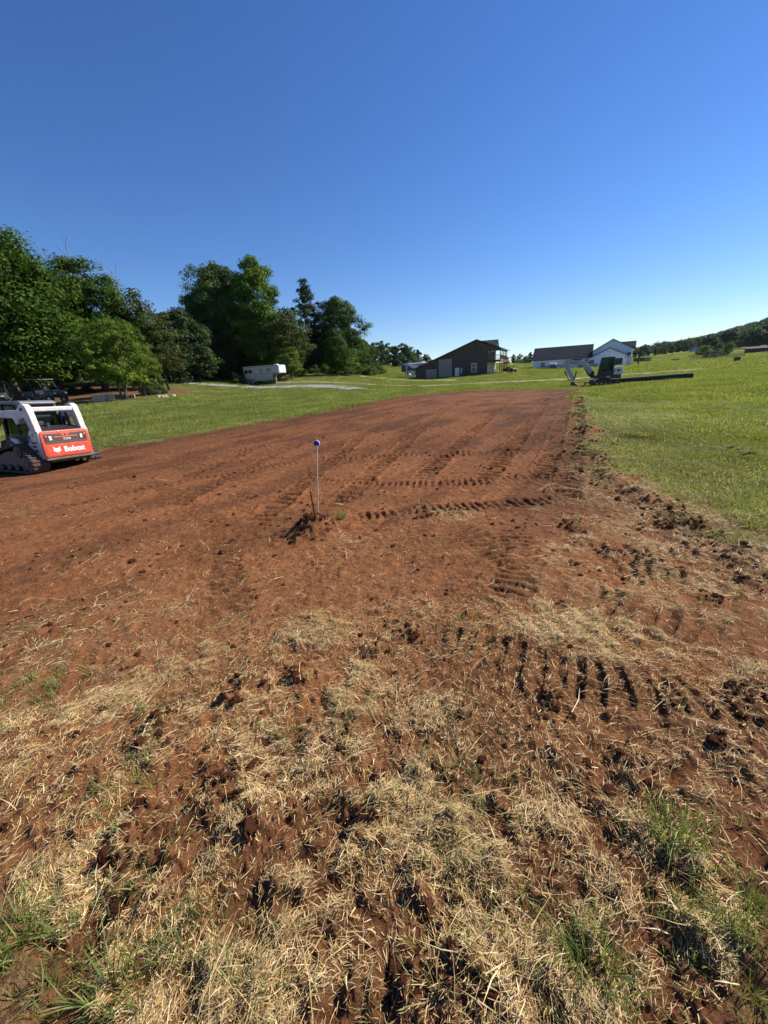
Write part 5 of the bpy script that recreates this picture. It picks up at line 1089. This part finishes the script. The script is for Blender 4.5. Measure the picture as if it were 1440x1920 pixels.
def white_house():
    p = at(1173.5, 682, 118); z = float(land(np.array([p[0]]), np.array([p[1]]))[0])-.05
    t = thing('white_house', 'two storey white house with attached garage and dark roof', 'house', (p[0], p[1], z), (0, 0, math.radians(-33)))
    # garage front at y=0, x from -9.8 to 0
    MB().prism([(-10.2, -2), (-10.2, 2.3), (-4.6, 5.0), (0, 2.75), (0, -2)], 0, 7).build('garage', WSIDE, t)
    MB().prism([(-11.0, 1.92), (-4.6, 5.1), (.45, 2.62), (.45, 2.45), (-4.6, 4.92), (-11.0, 1.75)], -.35, 7.2).build('garage_roof', SHINGLE, t)
    g = MB().box(-4.2, -.95, -.04, .06, -.2, 2.0).build('garage_door', mat('dark_garage_door', (.03, .031, .035), .5), t)
    j = MB()
    for k in range(1, 4): j.box(-4.2, -.95, -.05, -.04, .55*k-.21, .55*k-.19)
    j.build('panel_joints', DARK, g); MB().box(-.45, -.25, -.15, 0, 1.9, 2.25).build('wall_lamp', DARK, t)
    window(t, 'y', 0, -9.6, -8.3, .7, 2.0, -1, TRIMW, True); MB().box(-9.4, .2, -4.5, 0, -.6, .06).build('driveway_apron', CONC, t)
    # main two-storey block behind
    MB().prism([(-10.3, -2), (-10.3, 4.2), (-4.4, 7.6), (.9, 4.9), (.9, -2)], 7, 18).build('main_block', WSIDE, t)
    MB().prism([(-10.9, 3.95), (-4.4, 7.72), (1.4, 4.75), (1.4, 4.55), (-4.4, 7.52), (-10.9, 3.75)], 6.6, 18.4).build('main_roof', SHINGLE, t)
    MB().prism([(8.5, 4.0), (8.5, 5.1), (11, 6.6), (13.5, 5.1), (13.5, 4.0)], -2.0, 1.3, 'x').build('side_dormer', WSIDE, t)
    MB().prism([(8.0, 5.0), (11, 6.8), (14, 5.0), (14, 4.8), (11, 6.6), (8.0, 4.8)], -2.8, 1.7, 'x').build('dormer_roof', SHINGLE, t)
    # porch wing on the right
    MB().box(.0, 1.2, 2.5, 7, -2, 2.6).build('wing', WSIDE, t); MB().prism([(0, 3.3), (0, 3.5), (3.4, 2.75), (3.4, 2.6)], 2.0, 9).build('porch_roof', SHINGLE, t)
    MB().box(1.2, 3.5, 2.0, 9, -1, .05).build('porch_slab', CONC, t)
    for x, y in ((3.0, 2.5), (3.0, 8.5)): MB().box(x-.25, x+.25, y-.25, y+.25, 0, 2.65).build('porch_column', mat('brown_column', (.13, .085, .065), .7), t)
    window(t, 'x', 1.2, 3.2, 4.6, .6, 2.1, 1)
    R = Matrix.Translation(t.location) @ Euler(t.rotation_euler).to_matrix().to_4x4()
    q = R @ Vector((-9.3, -5.5, 0)); pickup('grey pickup truck parked beside the white house garage', q.x, q.y, 70, (.20, .205, .215))
    for px, w_, m_, lab in ((1197, 3.2, BROWNROOF, 'dark brown board screen fence right of the white house'), (1212, 3.4, mat('grey_tarp_fence', (.17, .19, .17), .7), 'grey green screen fence panel beyond the dark one')):
        q = at(px, 677, 150); zz = gz(q[0], q[1]); f = thing('screen_fence', lab, 'fence', (q[0], q[1], zz), (0, 0, math.radians(-30)), 'screen fences by the white house')
        for b in range(int(w_/.5)): MB().box(-w_/2+b*.5, -w_/2+b*.5+.48, -.03, .03, .05, 1.5).build('board', m_, f)
        for b in range(3): MB().box(-w_/2+b*w_/2-.06, -w_/2+b*w_/2+.06, .03, .15, -.3, 1.6).build('post', BROWNROOF, f)
white_house()

def grey_cottage():
    p = at(1303, 653, 270); z = gz(p[0], p[1]); t = thing('grey_cottage', 'small grey cottage below the wooded hill', 'house', (p[0], p[1], z), (0, 0, math.radians(-40)))
    t.scale = (.7, .7, .75); gm = mat('grey_siding', (.24, .25, .27), .7); MB().prism([(-4, -2), (-4, 2.6), (0, 5.2), (4, 2.6), (4, -2)], 0, 9).build('wall', gm, t); MB().prism([(-4.5, 2.4), (0, 5.4), (4.5, 2.4), (4.5, 2.2), (0, 5.2), (-4.5, 2.2)], -.4, 9.4).build('roof', SHINGLE, t)
    for x in (-2.4, 1.4): window(t, 'y', 0, x, x+1, .8, 2, -1)
    MB().box(-.5, .5, -.06, .02, 0, 2.0).build('door', TRIMW, t)
grey_cottage()
def far_shed():
    p = at(1440, 657, 190); z = gz(p[0], p[1]); t = thing('long_shed', 'long low dark weathered shed at the right edge', 'shed', (p[0], p[1], z), (0, 0, math.radians(-40)))
    wd = mat('weathered_wood', (.07, .05, .042), .85, 0, .3, 1.5)
    MB().prism([(0, -1), (0, 1.9), (3, 2.5), (6, 1.7), (6, -1)], -8, 8, 'x').build('wall', wd, t); MB().prism([(-.4, 1.9), (3, 2.75), (6.4, 1.8), (6.4, 1.65), (3, 2.6), (-.4, 1.75)], -8.4, 8.4, 'x').build('roof', wd, t)
    for k in range(22): MB().box(-7.9+k*.73, -7.9+k*.73+.66, -.05, 0, -.3, 1.85).build('board', wd, t)
far_shed()
def small_field_things():
    p = at(1382, 672, 100); z = gz(p[0], p[1]); o = thing('feed_box', 'black box shaped feeder standing alone in the right meadow', 'feeder', (p[0], p[1], z), (0, 0, math.radians(-30))); MB().box(-.6, .6, -.45, .45, .1, 1.0).build('bin', BLACKP, o, .04); MB().box(-.65, .65, -.5, .5, 1.0, 1.06).build('lid', BLACKP, o)
    for a in (-.5, .5): MB().box(a-.06, a+.06, -.4, .4, -.05, .1).build('skid', DARK, o)
    for px, py, Y, n, lab in ((1271, 667, 150, 3, 'row of dark feed troughs left of the field fence'), (1298, 662, 190, 2, 'pair of dark feed troughs below the grey cottage')):
        for k in range(n):
            q = at(px-4*(n-1)+k*8*(.75 if n == 2 else .62), py, Y); z = gz(q[0], q[1]); f = thing('feed_trough', ('left', 'middle', 'right')[k if n == 3 else 2*k]+' trough of the '+lab, 'trough', (q[0], q[1], z), (0, 0, math.radians(-35)), lab)
            MB().prism([(-.45, .9), (-.3, .3), (.3, .3), (.45, .9), (.38, .9), (.25, .4), (-.25, .4), (-.38, .9)], -.55, .55).build('basin', BLACKP, f)
            for s in (-1, 1): MB().box(-.4, .4, s*.45-.05, s*.45+.05, -.05, .3).build('leg', DARK, f)
    # field fence
    a = at(1296, 668, 140); b = at(1398, 657, 150); n = 20; dd = b-a; f = thing('field_fence', 'grey post and rail field fence across the right meadow', 'fence', (a[0], a[1], gz(a[0], a[1]))); gw = mat('grey_wood', (.2, .19, .17), .85); prev = None
    for k in range(n+1):
        q = a+dd*k/n; zz = gz(q[0], q[1]); MB().box(-.07, .07, -.07, .07, -.2, 1.3).build('post', gw, f).location = (q[0]-f.location.x, q[1]-f.location.y, zz-f.location.z)
        cur = Vector((q[0], q[1], zz))-Vector(f.location)
        if prev is not None:
            for h in (.45, .85, 1.2): MB().bar(prev+Vector((0, 0, h)), cur+Vector((0, 0, h)), .04, .09).build('rail', gw, f)
        prev = cur
    # timber crates, a log and stones below the left trees
    pal = mat('pale_timber', (.42, .34, .26), .85, 0, .25, 5); bark = mat('bark', (.12, .09, .065), .9, 0, .35, 6, .6, 12)
    for px, Y, lab in ((187, 33, 'left pale timber crate at the foot of the bright tree'), (204, 33.6, 'right pale timber crate beside the log')):
        q = at(px, 751, Y); z = gz(q[0], q[1]); c = thing('timber_crate', lab, 'crate', (q[0], q[1], z), (0, 0, .5), 'timber crates under the trees')
        for s in (-1, 1):
            for k in range(3): MB().box(-.42, .42, s*.4-.02, s*.4+.02, .03+k*.17, .18+k*.17).build('slat', pal, c); MB().box(s*.43-.02, s*.43+.02, -.4, .4, .03+k*.17, .18+k*.17).build('slat', pal, c)
        MB().box(-.4, .4, -.38, .38, .0, .04).build('base', pal, c)
    q = at(226, 748, 34.5); z = gz(q[0], q[1]); lg = thing('log', 'fallen log with pale cut end under the left trees', 'log', (q[0], q[1], z), (0, 0, .35)); MB().tube([(-1.1, 0, .2), (-.3, .05, .21), (.5, 0, .2), (1.1, -.05, .2)], [.2, .22, .2, .19], 14).build('trunk', bark, lg, 0, True); MB().cyl((1.1, -.05, .2), (1.115, -.05, .2), .17, 14).build('cut_end', pal, lg)
    st = mat('pale_stone', (.5, .44, .38), .9, 0, .2, 4, .5, 20); from mathutils import noise as mn
    for k in range(9):
        q = at(304+RNG.uniform(-11, 20), 736+RNG.uniform(-4, 2), 38+RNG.uniform(-1, 1)); bm = bmesh.new(); bmesh.ops.create_icosphere(bm, subdivisions=2, radius=.22*RNG.uniform(.6, 1.2))
        for v in bm.verts: v.co *= 1+.5*mn.noise(v.co*5+Vector((k, 0, 0))); v.co.z *= .6
        me = bpy.data.meshes.new('stone'); bm.to_mesh(me); bm.free(); o = link('stone', me, st, None, (q[0], q[1], gz(q[0], q[1])+.05)); tag(o, 'pale stone in the small heap by the gravel drive', 'stone', 'stone heap by the drive')
    for px, py, Y, lab in ((304, 703, 66, 'white marker post left of the horse trailer, at the dark woods'), (445, 706, 69, 'white marker post just behind the horse trailer'), (518, 711, 64, 'white marker post right of the horse trailer nose')):
        q = at(px, py, Y); z = gz(q[0], q[1]); o = thing('marker_post', lab, 'post', (q[0], q[1], z), (0, 0, 0), 'white marker posts'); MB().cyl((0, 0, -.1), (0, 0, 1.0), .045, 10).build('shaft', PURE, o); MB().cyl((0, 0, 1.0), (0, 0, 1.06), .055, 10, .02).build('cap', PURE, o)
small_field_things()
# ------------------------------------------------------------------ summer haze in the valley air
def haze():
    lo = -8.0; b = MB().box(-3400, 3400, -3400, 3400, lo, 330); m = bpy.data.materials.new('summer_haze'); m.use_nodes = True; n = m.node_tree.nodes
    n.remove(n['Principled BSDF']); v = n.new('ShaderNodeVolumePrincipled'); v.inputs['Color'].default_value = (.7, .82, 1, 1); v.inputs['Density'].default_value = 0.00004; v.inputs['Anisotropy'].default_value = .3
    m.node_tree.links.new(v.outputs[0], n['Material Output'].inputs['Volume']); o = b.build('haze', m); tag(o, 'thin summer haze over the valley', 'haze', kind='stuff')
haze()
